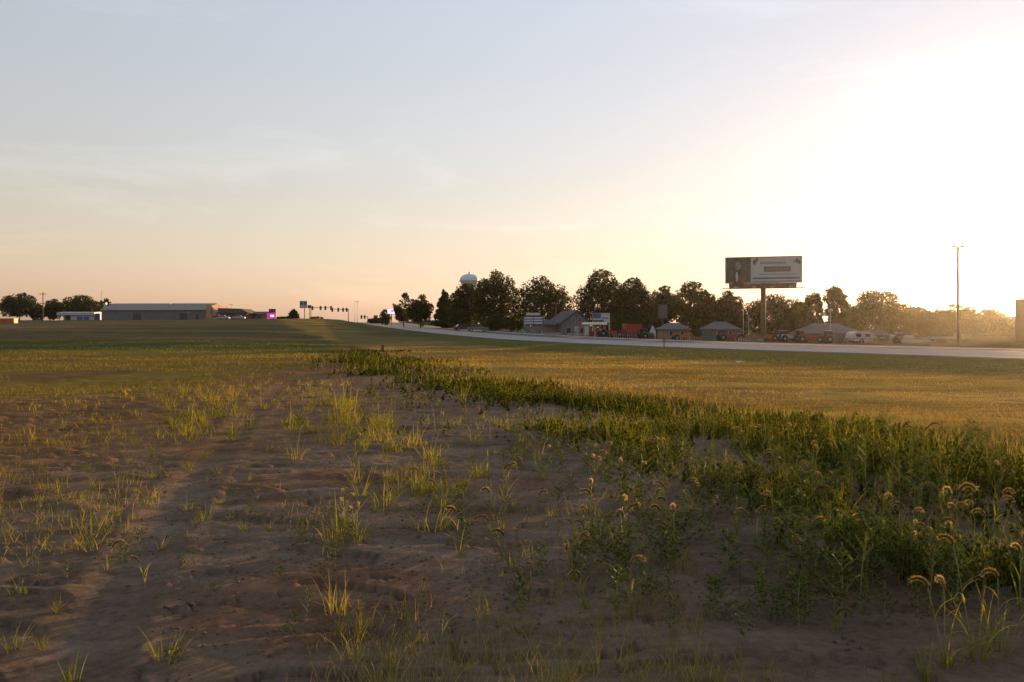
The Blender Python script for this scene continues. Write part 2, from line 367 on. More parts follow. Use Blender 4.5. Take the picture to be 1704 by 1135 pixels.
tag(strip('shoulder', M['gravelc'], 14.4, RW-.02, .006), kind='structure')
for s0, mt in ((.9, 'white_paint'), (8.9, 'yellow_paint'), (9.15, 'yellow_paint'), (14.0, 'white_paint')):
    strip('lane_line', M[mt], s0, s0+.13, .011, road)
for i in range(2, len(ROAD)-3, 3): strip('lane_dash', M['white_paint'], 4.7, 4.83, .011, road, i, i+2)

# ------------------------------------------------------------------ trees
def tube_np(mb, p, q, r0, r1, bend, n=6, seg=4):
    p, q = Vector(p), Vector(q); pts = [p.lerp(q, t) + Vector(bend)*math.sin(math.pi*t) for t in [i/seg for i in range(seg+1)]]
    mb.tube(pts, [r0 + (r1-r0)*i/seg for i in range(seg+1)], n)
def leaf_cloud(rng, P, Nrm, size, colA, colB):
    """rhombic leaf clumps at P, loosely facing Nrm"""
    n = len(P); d = Nrm + rng.normal(0, .8, (n, 3)); d /= np.linalg.norm(d, axis=1)[:, None]
    a = np.cross(d, rng.normal(0, 1, (n, 3))); a /= np.linalg.norm(a, axis=1)[:, None] + 1e-9; b = np.cross(d, a)
    L = size*rng.uniform(.55, 1.35, n)[:, None]; Wd = L*rng.uniform(.35, .75, n)[:, None]
    V = np.stack([P - a*L, P - b*Wd + d*L*.15, P + a*L, P + b*Wd + d*L*.15], 1).reshape(-1, 3)
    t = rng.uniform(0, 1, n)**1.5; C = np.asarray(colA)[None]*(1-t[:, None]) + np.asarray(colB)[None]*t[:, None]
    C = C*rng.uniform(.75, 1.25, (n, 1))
    return V, np.arange(4*n).reshape(-1, 4), np.repeat(C, 4, 0)
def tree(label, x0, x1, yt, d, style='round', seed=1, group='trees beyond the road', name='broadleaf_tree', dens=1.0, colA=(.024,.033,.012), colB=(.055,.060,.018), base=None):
    rng = np.random.default_rng(seed); rnd = random.Random(seed)
    cx = X((x0+x1)/2, d); gz_ = hgt(cx, d) - .05; w = (x1-x0)/F*d*1.2; H = Zp(yt, d) - gz_
    root = empty(name, (cx, d, gz_), rnd.uniform(0, 6), label=label, cat='tree', group=group)
    cb = {'round': .03, 'oak': .10, 'cone': .05, 'sparse': .16}[style]
    rad = w/2; blobs = []
    if style == 'cone':
        k = 15
        for i in range(k):
            t = (i+.5)/k; rr_ = rad*(1-t)**.75*.95 + .12*rad; a = i*2.4 + rnd.uniform(-.5, .5)
            blobs.append((Vector((math.cos(a)*rr_*.5, math.sin(a)*rr_*.5, H*(cb + (1-cb)*t*.93))), Vector((rr_*.62, rr_*.62, H*.085))))
    elif style == 'sparse':
        for i in range(26):
            t = i/25; a = i*2.4 + rnd.uniform(-.6, .6); rr_ = rad*(.5 + .6*math.sin(math.pi*min(1, t*1.1))) * rnd.uniform(.5, 1)
            blobs.append((Vector((math.cos(a)*rr_*.62, math.sin(a)*rr_*.62, H*(cb + (1-cb)*(.06 + .84*t)))), Vector((rad*rnd.uniform(.26, .46), rad*rnd.uniform(.26, .46), H*rnd.uniform(.06, .12)))))
    else:
        k = 22 if style == 'round' else 26; cz = H*(cb + (1-cb)*.47); hz = H*(1-cb)*.5
        for i in range(k):
            th = math.acos(1 - 2*(i+.5)/k); a = i*2.39996 + rnd.uniform(-.4, .4)
            e = rnd.uniform(.58, .74) if style == 'round' else rnd.uniform(.42, .78)
            q = rnd.uniform(.26, .40) if style == 'round' else rnd.uniform(.24, .40)
            blobs.append((Vector((math.sin(th)*math.cos(a)*rad*e, math.sin(th)*math.sin(a)*rad*e, cz + math.cos(th)*hz*e*1.02)), Vector((rad*q, rad*q, hz*q*1.02))))
        blobs.append((Vector((0, 0, cz)), Vector((rad*.55, rad*.55, hz*.55))))
        blobs.append((Vector((rnd.uniform(-.2, .2)*rad, 0, H*.93)), Vector((rad*.3, rad*.3, H*.07))))
    mb = MB(); tr_ = max(.12, H*.022); ht = H*(.55 if style in ('round', 'oak') else .92)
    tb = (rnd.uniform(-.3, .3), rnd.uniform(-.3, .3), 0)
    tube_np(mb, (0, 0, -.3), (0, 0, ht), tr_, tr_*.4 if style in ('round', 'oak') else tr_*.12, tb, 8, 6)
    for c, s_ in blobs[::2]:
        h0 = min(ht*.95, max(H*.12, c.z*.55)); tube_np(mb, (tb[0]*math.sin(math.pi*h0/ht), tb[1]*math.sin(math.pi*h0/ht), h0), c, tr_*.42, tr_*.08, (0, 0, -.04*H*rnd.uniform(-.5, 1)), 5, 3)
    mb.build('trunk', M['bark'], root, smooth=True)
    ls = .25*(d/150)**.5 * (1.0 if H > 6 else .8)
    vol = np.array([s_.x*s_.z for c, s_ in blobs]); n = int(dens*np.clip(w*H*130*(150/d), 2200, 12000)); pick = rng.choice(len(blobs), n, p=vol/vol.sum())
    dv = rng.normal(0, 1, (n, 3)); dv /= np.linalg.norm(dv, axis=1)[:, None]
    cc = np.array([tuple(c) for c, s_ in blobs])[pick]; ss = np.array([tuple(s_) for c, s_ in blobs])[pick]
    lump = 1 + .32*(fbm(dv[:, 0]*2.2 + pick*3.7, dv[:, 2]*2.2 + dv[:, 1]*1.7, seed, 3)-.5)*2
    P = cc + dv*ss*(rng.uniform(.25, 1, n)**.38 * lump)[:, None]; P[:, 2] = np.maximum(P[:, 2], .25)
    if style == 'round':
        keep = fbm(P[:, 0]*.7 + 5, P[:, 2]*.7 + P[:, 1]*.3, seed+7, 2) > .27; P, dv = P[keep], dv[keep]
    if style in ('oak', 'sparse'):
        keep = fbm(P[:, 0]*.55 + 5, P[:, 2]*.55 + P[:, 1]*.3, seed+7, 2) > .35; P, dv = P[keep], dv[keep]
    V, Fc, C = leaf_cloud(rng, P, dv, ls, colA, colB)
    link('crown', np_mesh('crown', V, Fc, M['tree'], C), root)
    return root
TREES = [ # label, x0, x1, top, depth, style
 ('broad ragged tree at the far left edge of the field', 2, 62, 487, 360, 'oak'),
 ('low rounded tree close behind the wooden utility pole on the left', 50, 73, 503, 380, 'round'),
 ('small domed tree just right of the wooden utility pole', 74, 102, 497, 370, 'round'),
 ('wide rounded tree behind the low white building at left', 103, 166, 491, 385, 'round'),
 ('small round treetop at the left end of the long grey warehouse roof', 164, 186, 496, 400, 'round'),
 ('tall left one of the two trees on the grassy bank left of the hill road', 655, 690, 488, 225, 'oak'),
 ('right one of the two trees on the grassy bank with ragged sides', 681, 720, 490, 215, 'oak'),
 ('small dark bush tree left of the pink lit sign', 632, 650, 515, 262, 'round'),
 ('narrow cone shaped tree left of the water tower', 722, 757, 481, 215, 'cone'),
 ('dense dark tree directly below the water tower dome', 749, 806, 471, 205, 'round'),
 ('tallest dark rounded tree right of the water tower dome', 786, 856, 450, 195, 'round'),
 ('big dome shaped dark tree behind the marquee sign', 853, 948, 460, 185, 'round'),
 ('tall dark tree left of a gap above the grey gabled house', 962, 1040, 448, 178, 'round'),
 ('dark rounded tree right behind the small blue sign', 1024, 1086, 461, 172, 'round'),
 ('ragged tree between the dark rounded tree and the forked one', 1080, 1132, 475, 185, 'oak'),
 ('airy forked tree with sky showing through its branches', 1118, 1188, 468, 168, 'oak'),
 ('rounded tree left of the billboard above the grey roofed building', 1186, 1236, 484, 175, 'round'),
 ('wide bushy tree behind the billboard post', 1238, 1342, 489, 165, 'round'),
 ('thin feathery tree right of the billboard', 1336, 1372, 488, 190, 'sparse'),
 ('tall narrow airy tree right of the feathery one', 1370, 1414, 478, 175, 'sparse'),
 ('broad flat topped tree left of the tall light pole', 1416, 1508, 484, 170, 'oak'),
 ('low hazy tree between the broad flat topped tree and the tall light pole', 1500, 1554, 510, 200, 'round'),
 ('small hazy round tree just left of the tall light pole', 1542, 1594, 515, 190, 'round'),
 ('wide hazy tree behind the tall light pole', 1562, 1634, 506, 205, 'oak'),
 ('low hazy tree right of the tall light pole', 1616, 1676, 514, 200, 'round'),
 ('dark tree filling the gap between the airy forked tree and the rounded one', 1158, 1206, 494, 190, 'oak'),
 ('bushy tree low at the right of the wide one behind the billboard', 1306, 1352, 502, 180, 'round'),
 ('round tree between the tall narrow airy tree and the broad flat topped one', 1396, 1432, 505, 188, 'round'),
 ('dull tree low behind the grey sign panel', 1072, 1112, 489, 195, 'oak'),
 ('lowest hazy tree at the right edge of the photo', 1656, 1716, 526, 215, 'round'),
]
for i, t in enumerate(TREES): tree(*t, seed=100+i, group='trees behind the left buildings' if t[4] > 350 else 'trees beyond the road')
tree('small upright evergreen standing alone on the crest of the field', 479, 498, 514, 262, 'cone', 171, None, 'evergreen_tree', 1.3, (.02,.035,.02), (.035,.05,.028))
BUSH = [('dark shrub below the tallest tree', 800, 850, 522, 178), ('dark shrub left of the marquee sign', 838, 872, 524, 165), ('shrub between the marquee sign and the gabled house', 905, 936, 520, 172),
 ('shrub right of the gabled house behind the blue sign', 1008, 1048, 522, 160), ('dark hedge bush left of the tan building', 1062, 1112, 520, 158), ('dark hedge bush between the tan and grey buildings', 1144, 1192, 530, 150),
 ('shrub behind the grey roofed building', 1196, 1246, 518, 172), ('dull shrub behind the tractors right of the billboard post', 1322, 1386, 528, 165), ('low shrub behind the white camper', 1396, 1446, 530, 168), ('shrub at the foot of the broad flat topped tree', 1470, 1530, 528, 172),
 ('hazy shrub left of the tall light pole base', 1528, 1580, 540, 180), ('hazy shrub right of the tall light pole base', 1606, 1668, 540, 185), ('hazy shrub below the right edge tower', 1662, 1716, 544, 180),
 ('dark shrub in the gap under the water tower', 742, 790, 512, 200), ('low bush beside the purple lit sign', 425, 447, 524, 335), ('low bush right of the purple lit sign', 458, 486, 527, 320),
 ('low bush on the hilltop left of the road crest', 517, 536, 527, 300), ('small bush at the left end of the grassy bank', 612, 640, 529, 285)]
for i, b in enumerate(BUSH):
    o = tree(*b, 'round', 300+i, 'shrubs along the tree line', 'shrub', .9); o['category'] = 'shrub'

# ------------------------------------------------------------------ grasses and weeds as stuff
def ground_z(x, y):
    b, s = base_height(x, y); f, so, tr = fine_height(x, y); return b + f, s, so, tr
def blades(rng, B, h, w, lean, cA, cB, seg=1, droop=.0):
    """grass blades at B; seg strips each, pointed"""
    n = len(B); a = rng.uniform(0, 2*np.pi, n); dr = np.stack([np.cos(a), np.sin(a), 0*a], 1)
    a2 = rng.uniform(0, 2*np.pi, n); wd = np.stack([np.cos(a2), np.sin(a2), 0*a], 1)
    rows = []
    for k in range(seg+1):
        t = k/seg; p = B + dr*(lean*h*t**1.6)[:, None] + np.array([0, 0, 1.])*(h*(t - droop*t**2.2))[:, None]
        hw = (w*.5*(1-t)**.8 * (1 if k else .7))[:, None]
        if k == seg: rows.append(p[:, None])
        else: rows.append(np.stack([p - wd*hw, p + wd*hw], 1))
    V = np.concatenate(rows, 1); m = V.shape[1]; base = np.arange(n)[:, None]*m; fs = []
    for k in range(seg-1): fs += [base + [2*k, 2*k+1, 2*k+3], base + [2*k, 2*k+3, 2*k+2]]
    fs.append(base + [2*seg-2, 2*seg-1, 2*seg])
    t = rng.uniform(0, 1, (n, 1)); C = (np.asarray(cA)*(1-t) + np.asarray(cB)*t)*rng.uniform(.7, 1.3, (n, 1))*(1 + .7*(vn(B[:, 0]*.10 + B[:, 1]*.05, B[:, 1]*.8, 97)-.5))[:, None]
    return V.reshape(-1, 3), np.concatenate(fs), np.repeat(C, m, 0)
class Acc:
    def __init__(s): s.V, s.F, s.C, s.n = [], [], [], 0
    def add(s, t):
        V, Fc, C = t; s.V.append(V); s.F.append(Fc + s.n); s.C.append(C); s.n += len(V)
    def mesh(s, name, mat): return np_mesh(name, np.concatenate(s.V), np.concatenate(s.F), mat, np.concatenate(s.C))
def polar(rng, n, r0, r1, a0, a1, p=1.0):
    r = r0*(r1/r0)**(rng.uniform(0, 1, n)**p); a = np.radians(rng.uniform(a0, a1, n)); return r*np.sin(a), r*np.cos(a), r
def stuff(name, acc, mat, label, cat):
    o = link(name, acc.mesh(name, mat)); tag(o, label, cat, kind='stuff'); return o
rng = np.random.default_rng(7)
# mown straw field to the right
x, y, r = polar(rng, 90000, 9, 75, -12, 47); z, s, so, tr = ground_z(x, y); dR, _ = sdist(SOIL_R, x, y)
k = (dR > 2.4 + rng.normal(0, .8, len(x))) & (s < -3); x, y, z, r, s = x[k], y[k], z[k], r[k], s[k]
sc_ = np.clip(r/14, .8, 4); acc = Acc(); gv = s > -8 + rng.normal(0, 1.5, len(x)); g2 = (fbm(x*.5, y*.5, 3, 3) > .56) | gv
for msk, ca, cb_ in ((~g2, (.22,.135,.032), (.185,.14,.038)), (g2, (.070,.080,.022), (.11,.10,.028))):
    B = np.c_[x, y, z][msk]; ss = sc_[msk]; m = len(B)
    acc.add(blades(rng, B, rng.uniform(.02, .065, m)*ss**.35, .010*ss, rng.uniform(.2, 1.1, m), ca, cb_))
stuff('mown_grass', acc, M['grass'], 'short straw coloured mown grass between the weeds and the road', 'grass')
# left field
x, y, r = polar(rng, 90000, 11, 110, -47, 2); z, s, so, tr = ground_z(x, y); dL, _ = sdist(SOIL_L, x, y); dR, _ = sdist(SOIL_R, x, y)
pt = fbm(x*.14, y*.35, 13, 3)
k = (((dL < rng.normal(0, 1.2, len(x))) & (pt > .40)) | ((dL > 0) & (rng.uniform(0, 1, len(x)) < .05))) & (dR < 2) & (s < -3); x, y, z, r, pt = x[k], y[k], z[k], r[k], pt[k]
sc_ = np.clip(r/14, .8, 4); acc = Acc(); g2 = (y > 52) & (y < 78)
for msk, ca, cb_ in ((~g2, (.135,.098,.026), (.10,.085,.026)), (g2, (.055,.07,.02), (.09,.09,.025))):
    B = np.c_[x, y, z][msk]; ss = sc_[msk]; m = len(B)
    acc.add(blades(rng, B, rng.uniform(.035, .11, m)*ss**.25, .010*ss, rng.uniform(.1, .8, m), ca, cb_))
stuff('field_grass', acc, M['grass'], 'thin yellowish grass over the left field', 'grass')
# weedy strip along the edge of the bare soil: leafy stems and tall blades
def sprays(rng, x, y, z, h, nl, size, cA, cB, lift=.3):
    n = len(x); B = np.repeat(np.c_[x, y, z], nl, 0); t = np.tile(np.linspace(.08, 1, nl), n) + rng.uniform(-.06, .06, n*nl)
    hh = np.repeat(h, nl); a = rng.uniform(0, 2*np.pi, n*nl); out = np.stack([np.cos(a), np.sin(a), rng.uniform(-.2, lift, n*nl)], 1)
    spread = (.28*(1-t*.75))*hh
    P = B + np.stack([np.cos(a)*spread, np.sin(a)*spread, t*hh], 1)
    L = (np.repeat(np.broadcast_to(size, n), nl)*rng.uniform(.6, 1.3, n*nl)*(1.15-.6*t))[:, None]; side = np.cross(out, [0, 0, 1.]) + rng.normal(0, .25, (n*nl, 3))
    side /= np.linalg.norm(side, axis=1)[:, None]
    V = np.stack([P - out*L*.5, P - side*L*.22 + [0, 0, .03], P + out*L*.6 - np.array([0, 0, 1.])*L*.25, P + side*L*.22 + [0, 0, .03]], 1).reshape(-1, 3)
    m = n*nl; q = rng.uniform(0, 1, (m, 1)); C = (np.asarray(cA)*(1-q) + np.asarray(cB)*q)*rng.uniform(.7, 1.3, (m, 1))
    Fq = np.arange(4*m).reshape(-1, 4); Ft = np.concatenate([Fq[:, [0, 1, 2]], Fq[:, [0, 2, 3]]])
    return V, Ft, np.repeat(C, 4, 0)
x, y, r = polar(rng, 70000, 5.5, 60, -14, 48); z, s, so, tr = ground_z(x, y); dR, _ = sdist(SOIL_R, x, y)
wob = fbm(x*.6, y*.6, 23, 3)-.5; wid = .75 + .05*r
pch = fbm(x*.35, y*.35, 29, 3)
k = (dR + 2.6*wob > -.2 - rng.exponential(.6, len(x))) & (dR < wid*rng.uniform(.3, 1.5, len(x))*(.4+1.2*pch)) & (s < -12) & (rng.uniform(0, 1, len(x)) < (.10 + .75*sst(.38, .62, pch))*(.35 + .65*sst(9, 15, r))); x, y, z, r, dR = x[k], y[k], z[k], r[k], dR[k]
acc = Acc(); edge = np.clip(1-dR/1.6, .25, 1); h = rng.uniform(.06, .42, len(x))**1.0*(.30+.70*edge)*(.30+1.0*pch[k])
acc.add(sprays(rng, x, y, z, h, 15, np.clip(.048*(r/12)**.5, .035, .12), (.038,.056,.016), (.085,.095,.026)))
B = np.c_[x, y, z]; m = len(B); jit = np.c_[rng.normal(0, .12, (m, 2)), np.zeros(m)]
acc.add(blades(rng, B+jit, h*rng.uniform(.9, 1.9, m), .006*np.clip(r/10, .8, 4), rng.uniform(.1, .6, m), (.09,.10,.025), (.17,.13,.035), 2))
stuff('edge_weeds', acc, M['weed'], 'dark green knee high weeds along the edge of the bare soil', 'weeds')
# rough meadow right of the edge: seeding grass with reddish patches
x, y, r = polar(rng, 42000, 5.5, 40, -8, 48); z, s, so, tr = ground_z(x, y); dR, _ = sdist(SOIL_R, x, y); pt = fbm(x*.55, y*.55, 43, 3)
k = (dR > .5) & (dR < 2.8 + .05*r + 3*(pt-.5)) & (s < -12); x, y, z, r, pt = x[k], y[k], z[k], r[k], pt[k]
sc_ = np.clip(r/10, .8, 4); acc = Acc(); rd = pt > .62
for msk, ca, cb_ in ((~rd, (.10,.105,.026), (.17,.13,.035)), (rd, (.13,.075,.028), (.13,.10,.032))):
    B = np.c_[x, y, z][msk]; ss = sc_[msk]; m = len(B)
    acc.add(blades(rng, B, rng.uniform(.06, .24, m), .005*ss, rng.uniform(.1, .7, m), ca, cb_, 2))
stuff('meadow_grass', acc, M['grass'], 'rough seeding grass with reddish patches behind the weeds', 'grass')
# sprigs over the bare soil
x, y, r = polar(rng, 9000, 3, 34, -40, 30); z, s, so, tr = ground_z(x, y); dR, _ = sdist(SOIL_R, x, y); dL, _ = sdist(SOIL_L, x, y); pt = fbm(x*.45, y*.3, 53, 3)
k = (dR < .2) & (dL > -1) & (rng.uniform(0, 1, len(x)) < sst(.48, .68, pt)*.9 + .05*(r > 8)) & (tr < .3); x, y, z, r = x[k], y[k], z[k], r[k]
acc = Acc(); m0 = len(x); rep = 6
B = np.repeat(np.c_[x, y, z], rep, 0) + np.c_[rng.normal(0, .03, (m0*rep, 2)), np.zeros(m0*rep)]; rr2 = np.repeat(r, rep)
acc.add(blades(rng, B, rng.uniform(.04, .17, m0*rep)*np.repeat(rng.uniform(.5, 1.3, m0), rep), .0045*np.clip(rr2/7, .8, 4), rng.uniform(.1, .9, m0*rep), (.11,.12,.025), (.20,.15,.04), 2, .1))
stuff('sparse_grass', acc, M['grass'], 'scattered thin grass sprigs over the bare brown soil', 'grass')

# ------------------------------------------------------------------ single plants in the foreground
def ribbon(pts, wid, wdir, fold=.25):
    """a leaf: folded strip along pts, three verts per row, pointed"""
    V, Fc = [], []; n = len(pts)
    for i, p in enumerate(pts):
        t = i/(n-1); w = wid*max(.02, min(1, 5*t+.35)*(1-t)**.7); d = Vector(wdir).normalized()
        V += [p - d*w/2 + Vector((0, 0, w*fold)), p, p + d*w/2 + Vector((0, 0, w*fold))]
    for i in range(n-1):
        a = 3*i; Fc += [(a, a+1, a+4, a+3), (a+1, a+2, a+5, a+4)]
    return V, Fc
def arc_leaf(rnd, base, L, az, up, droop, wid, seg=6):
    p = Vector(base); pts = [p.copy()]; el = up
    for i in range(seg):
        p = p + Vector((math.cos(az)*math.cos(el), math.sin(az)*math.cos(el), math.sin(el)))*L/seg; pts.append(p.copy()); el -= droop/seg
    return ribbon(pts, wid, (-math.sin(az), math.cos(az), 0))
def vmesh(name, parts, mat, cols):
    V, Fc, C = [], [], []
    for (v, f), c in zip(parts, cols):
        n = len(V); V += [tuple(p) for p in v]; Fc += [tuple(i+n for i in q) for q in f]; C += [c]*len(v)
    return np_mesh(name, V, Fc, mat, np.array(C))
def gcolr(rnd, a=(.10, .13, .028), b=(.19, .17, .04)):
    t = rnd.random(); k = rnd.uniform(.8, 1.2); return tuple((a[i]*(1-t)+b[i]*t)*k for i in range(3))
def tuft_mesh(seed, n=34, h=.3, spread=.05, wid=.0055, a=(.075,.10,.022), b=(.15,.14,.032)):
    rnd = random.Random(seed); P, C = [], []
    for i in range(n):
        az = rnd.uniform(0, 6.283); r = spread*rnd.random()**.5; L = h*rnd.uniform(.22, 1.12)
        P.append(arc_leaf(rnd, (r*math.cos(az), r*math.sin(az), -.01), L, az + rnd.uniform(-1.2, 1.2), R(rnd.uniform(48, 90)), R(rnd.uniform(5, 95)), wid*rnd.uniform(.6, 1.4), 5)); C.append((.24, .17, .085) if rnd.random() < .16 else gcolr(rnd, a, b))
    return vmesh('grass_tuft', P, M['grass'], C)
def seed_head(rnd, base, d0, az, L=.11, droop=1.9, rad=.0075):
    """arched bristly foxtail head"""
    p = Vector(base); el = d0; pts = [p.copy()]; seg = 9
    for i in range(seg):
        p = p + Vector((math.cos(az)*math.cos(el), math.sin(az)*math.cos(el), math.sin(el)))*L/seg; pts.append(p.copy()); el -= droop/seg
    mb = MB(); mb.tube(pts, [rad*.35] + [rad*(.75+.25*math.sin(math.pi*i/seg)) for i in range(1, seg)] + [rad*.3], 6)
    V, Fc = list(mb.v), [q for q in mb.f if len(q) == 4]; nb = 260; tri = []
    for j in range(nb):
        t = rnd.uniform(.03, 1)*seg; i = min(seg-1, int(t)); c = pts[i].lerp(pts[i+1], t-i); ax = (pts[i+1]-pts[i]).normalized()
        q = Vector((rnd.gauss(0, 1), rnd.gauss(0, 1), rnd.gauss(0, 1))); q = (q - ax*q.dot(ax)).normalized()
        d = (q + ax*.55).normalized(); s_ = d.cross(ax).normalized()*.0007; o = c + q*rad*.7; e = o + d*rnd.uniform(.007, .014); n = len(V)
        V += [o - s_, o + s_, e + s_*.3, e - s_*.3]; Fc.append((n, n+1, n+2, n+3))
    core = len(mb.v); C = [(.12, .11, .04)]*core + [(.42, .32, .16)]*(len(V)-core)
    return np_mesh('seed_head', [tuple(v) for v in V], Fc, M['head'], np.array(C))
def place(px, py):
    x_, y_ = G(px, py); z_ = hgt(x_, y_); return x_, y_, z_
def foxtail(label, px, py, heads, leaves=6, spread=.04, seed=1, wid=.010, extra=0, group=None):
    """heads: list of (px, py) of each head's crown"""
    rnd = random.Random(seed); bx, by, bz = place(px, py); d = by
    root = empty('foxtail_plant', (bx, by, bz), 0, label=label, cat='plant', group=group or 'foxtail grass plants')
    for hx, hy in heads:
        tx, tz = X(hx, d) - bx, max(.10, Zp(hy, d) - bz - .02); ty = rnd.uniform(-.05, .05); az = math.atan2(ty, tx if abs(tx) > .02 else rnd.choice((-.05, .05))) + rnd.uniform(-.5, .5)
        b0 = Vector((rnd.uniform(-spread, spread)*.5, rnd.uniform(-spread, spread)*.5, -.01)); t0 = Vector((tx*.85, ty, tz))
        pts = [b0.lerp(t0, t) + Vector((tx*.10*(t*t-t), 0, 0)) for t in (0, .25, .5, .75, 1)]
        mb = MB(); mb.tube(pts, [.0032, .003, .0026, .0022, .0018], 5); mb.build('stem', M['stem'], root, smooth=True)
        link('seed_head', seed_head(rnd, t0, R(75), az, rnd.uniform(.085, .125), rnd.uniform(1.7, 2.7)), root)
        for j in range(2):
            q = pts[1].lerp(pts[3], rnd.random()); link('leaf', vmesh('leaf', [arc_leaf(rnd, q, rnd.uniform(.12, .22), rnd.uniform(0, 6.28), R(65), R(rnd.uniform(40, 110)), wid)], M['grass'], [gcolr(rnd)]), root)
    hm = max([Zp(hy, d) - bz for _, hy in heads] + [.18])
    for j in range(leaves):
        az = rnd.uniform(0, 6.283); link('leaf', vmesh('leaf', [arc_leaf(rnd, (math.cos(az)*spread*.6, math.sin(az)*spread*.6, -.01), hm*rnd.uniform(.55, .95), az, R(rnd.uniform(62, 88)), R(rnd.uniform(15, 85)), wid*rnd.uniform(.7, 1.2))], M['grass'], [gcolr(rnd)]), root)
    if extra: link('undergrowth_blades', tuft_mesh(seed+5, extra, hm*.55, spread*1.3), root)
    return root
FOX = [
 ('foxtail with two golden heads splayed in a V near the lower right corner', 1572, 1104, [(1545, 974), (1580, 976)], 8, .05, .010, 26),
 ('tall foxtail arching left over the V shaped one near the right edge', 1628, 1092, [(1582, 900)], 7, .05, .012, 24),
 ('foxtail with one drooping golden head between the tall one and the right edge', 1662, 1076, [(1660, 955)], 8, .06, .010, 24),
 ('foxtail cut by the right edge of the photo', 1700, 1010, [(1690, 912)], 6, .05, .010, 10),
 ('foxtail with two stacked pale heads above the lower right clump', 1517, 955, [(1520, 850), (1519, 872)], 5, .03, .008, 8),
 ('low foxtail in the shade left of the stacked pale heads', 1390, 1050, [(1388, 1024)], 4, .03, .008, 6),
 ('foxtail with a bright upright head beside a tall blade on bare soil, centre right', 1052, 1022, [(1050, 936)], 6, .025, .012, 6),
 ('lone arched foxtail head leaning left, centre right', 1135, 935, [(1102, 880)], 3, .03, .008, 4),
 ('foxtail with two heads one above the other, centre right', 1112, 905, [(1105, 808), (1106, 830)], 5, .03, .008, 8),
 ('foxtail curving right with a hooked head behind the two headed one', 1142, 888, [(1142, 802)], 5, .03, .009, 8),
 ('slim foxtail with a reddish upright head amid the weeds', 1062, 856, [(1066, 778)], 4, .03, .008, 8),
 ('leafy foxtail with several pale heads left of the slim reddish one', 984, 905, [(982, 818), (976, 850), (970, 876)], 8, .04, .010, 14),
 ('short broad leaved foxtail shoot on bare soil', 974, 1006, [(962, 952)], 5, .02, .013, 0),
 ('slim foxtail on bare soil left of centre of the lower half', 764, 922, [(758, 846)], 5, .025, .008, 8),
 ('foxtail leaning left above the feathery weed', 850, 945, [(836, 886), (806, 862)], 5, .04, .012, 6),
 ('foxtail hooked over bare soil upper centre', 828, 862, [(812, 815)], 4, .02, .008, 4),
 ('foxtail with two heads beside the big yellow green tuft', 738, 850, [(735, 795), (722, 806)], 5, .03, .008, 12),
 ('foxtail with drooping head on the tyre track', 240, 968, [(226, 934)], 3, .02, .007, 0),
 ('foxtail with curled head left of the tyre track', 180, 942, [(182, 910)], 5, .03, .007, 4),
 ('group of three hooked foxtail heads, middle of the weed patch edge', 905, 800, [(892, 745), (908, 750), (930, 752)], 6, .05, .008, 14),
 ('foxtail with twin hooks right of the three headed one', 1005, 800, [(996, 744), (1010, 742)], 5, .04, .008, 12),
 ('tall foxtail with a hook against the dark weed edge', 1200, 790, [(1215, 733)], 4, .03, .008, 8),
 ('foxtail with a cluster of round looking heads against the mown field', 1272, 775, [(1262, 708), (1274, 700), (1285, 718)], 6, .05, .009, 12),
 ('pale foxtail head before the dark weeds right of the cluster', 1358, 800, [(1362, 746), (1358, 736)], 4, .03, .008, 8),
 ('foxtail with a wide golden arch far right of the cluster', 1470, 800, [(1460, 742)], 4, .04, .008, 8),
 ('foxtail with pinkish head at the upper right meadow', 1478, 760, [(1476, 702)], 3, .03, .008, 8),
 ('small foxtail with pale hook near the soil edge, upper centre', 866, 722, [(868, 682)], 3, .03, .008, 6),
 ('foxtail with bent heads in the sunlit tufts left of centre', 704, 792, [(703, 740), (690, 752)], 5, .05, .008, 14),
 ('foxtail with a pale hook at the weed edge right of centre', 1048, 745, [(1040, 705)], 4, .03, .008, 8),
 ('foxtail with a hook standing above the shady lower right soil', 1270, 985, [(1258, 944)], 3, .02, .008, 0),
]
for i, (lb, px, py, hd, nl, sp, wd_, ex) in enumerate(FOX): foxtail(lb, px, py, hd, nl, sp, 500+i, wd_, ex)

# random plants are described by the nearest landmark plant
LAND = [(1572,1104,'V shaped golden foxtail'),(1628,1092,'tall arching foxtail'),(1700,1010,'foxtail cut by the right edge'),(1517,955,'foxtail with stacked pale heads'),(1052,1022,'bright upright foxtail'),(1112,905,'two stacked foxtail heads'),
 (984,905,'many headed pale foxtail'),(764,922,'slim foxtail on bare soil'),(850,945,'feathery lone weed'),(738,850,'two headed foxtail'),(240,968,'foxtail on the tyre track'),(905,800,'three hooked foxtail heads'),(1005,800,'twin hooked foxtail'),(1200,790,'tall hooked foxtail'),
 (1272,775,'clustered foxtail heads'),(1358,800,'pale foxtail by the dark weeds'),(1470,800,'foxtail with wide golden arch'),(866,722,'small foxtail by the soil edge'),(704,792,'bent headed foxtail'),(562,902,'tall yellow green tuft'),(562,1022,'reddish based tuft'),
 (150,914,'bright green tuft'),(406,884,'lone fan shaped tuft'),(278,1096,'clump at bottom left'),(1272,915,'golden tipped weed'),(1477,905,'weed with spreading lit top'),(1583,870,'weed with pale lit stem'),(1350,845,'tall weed amid the right patch'),(672,1058,'small lone weed at bottom'),(1330,1040,'weed by the shady mound')]
USED = {}
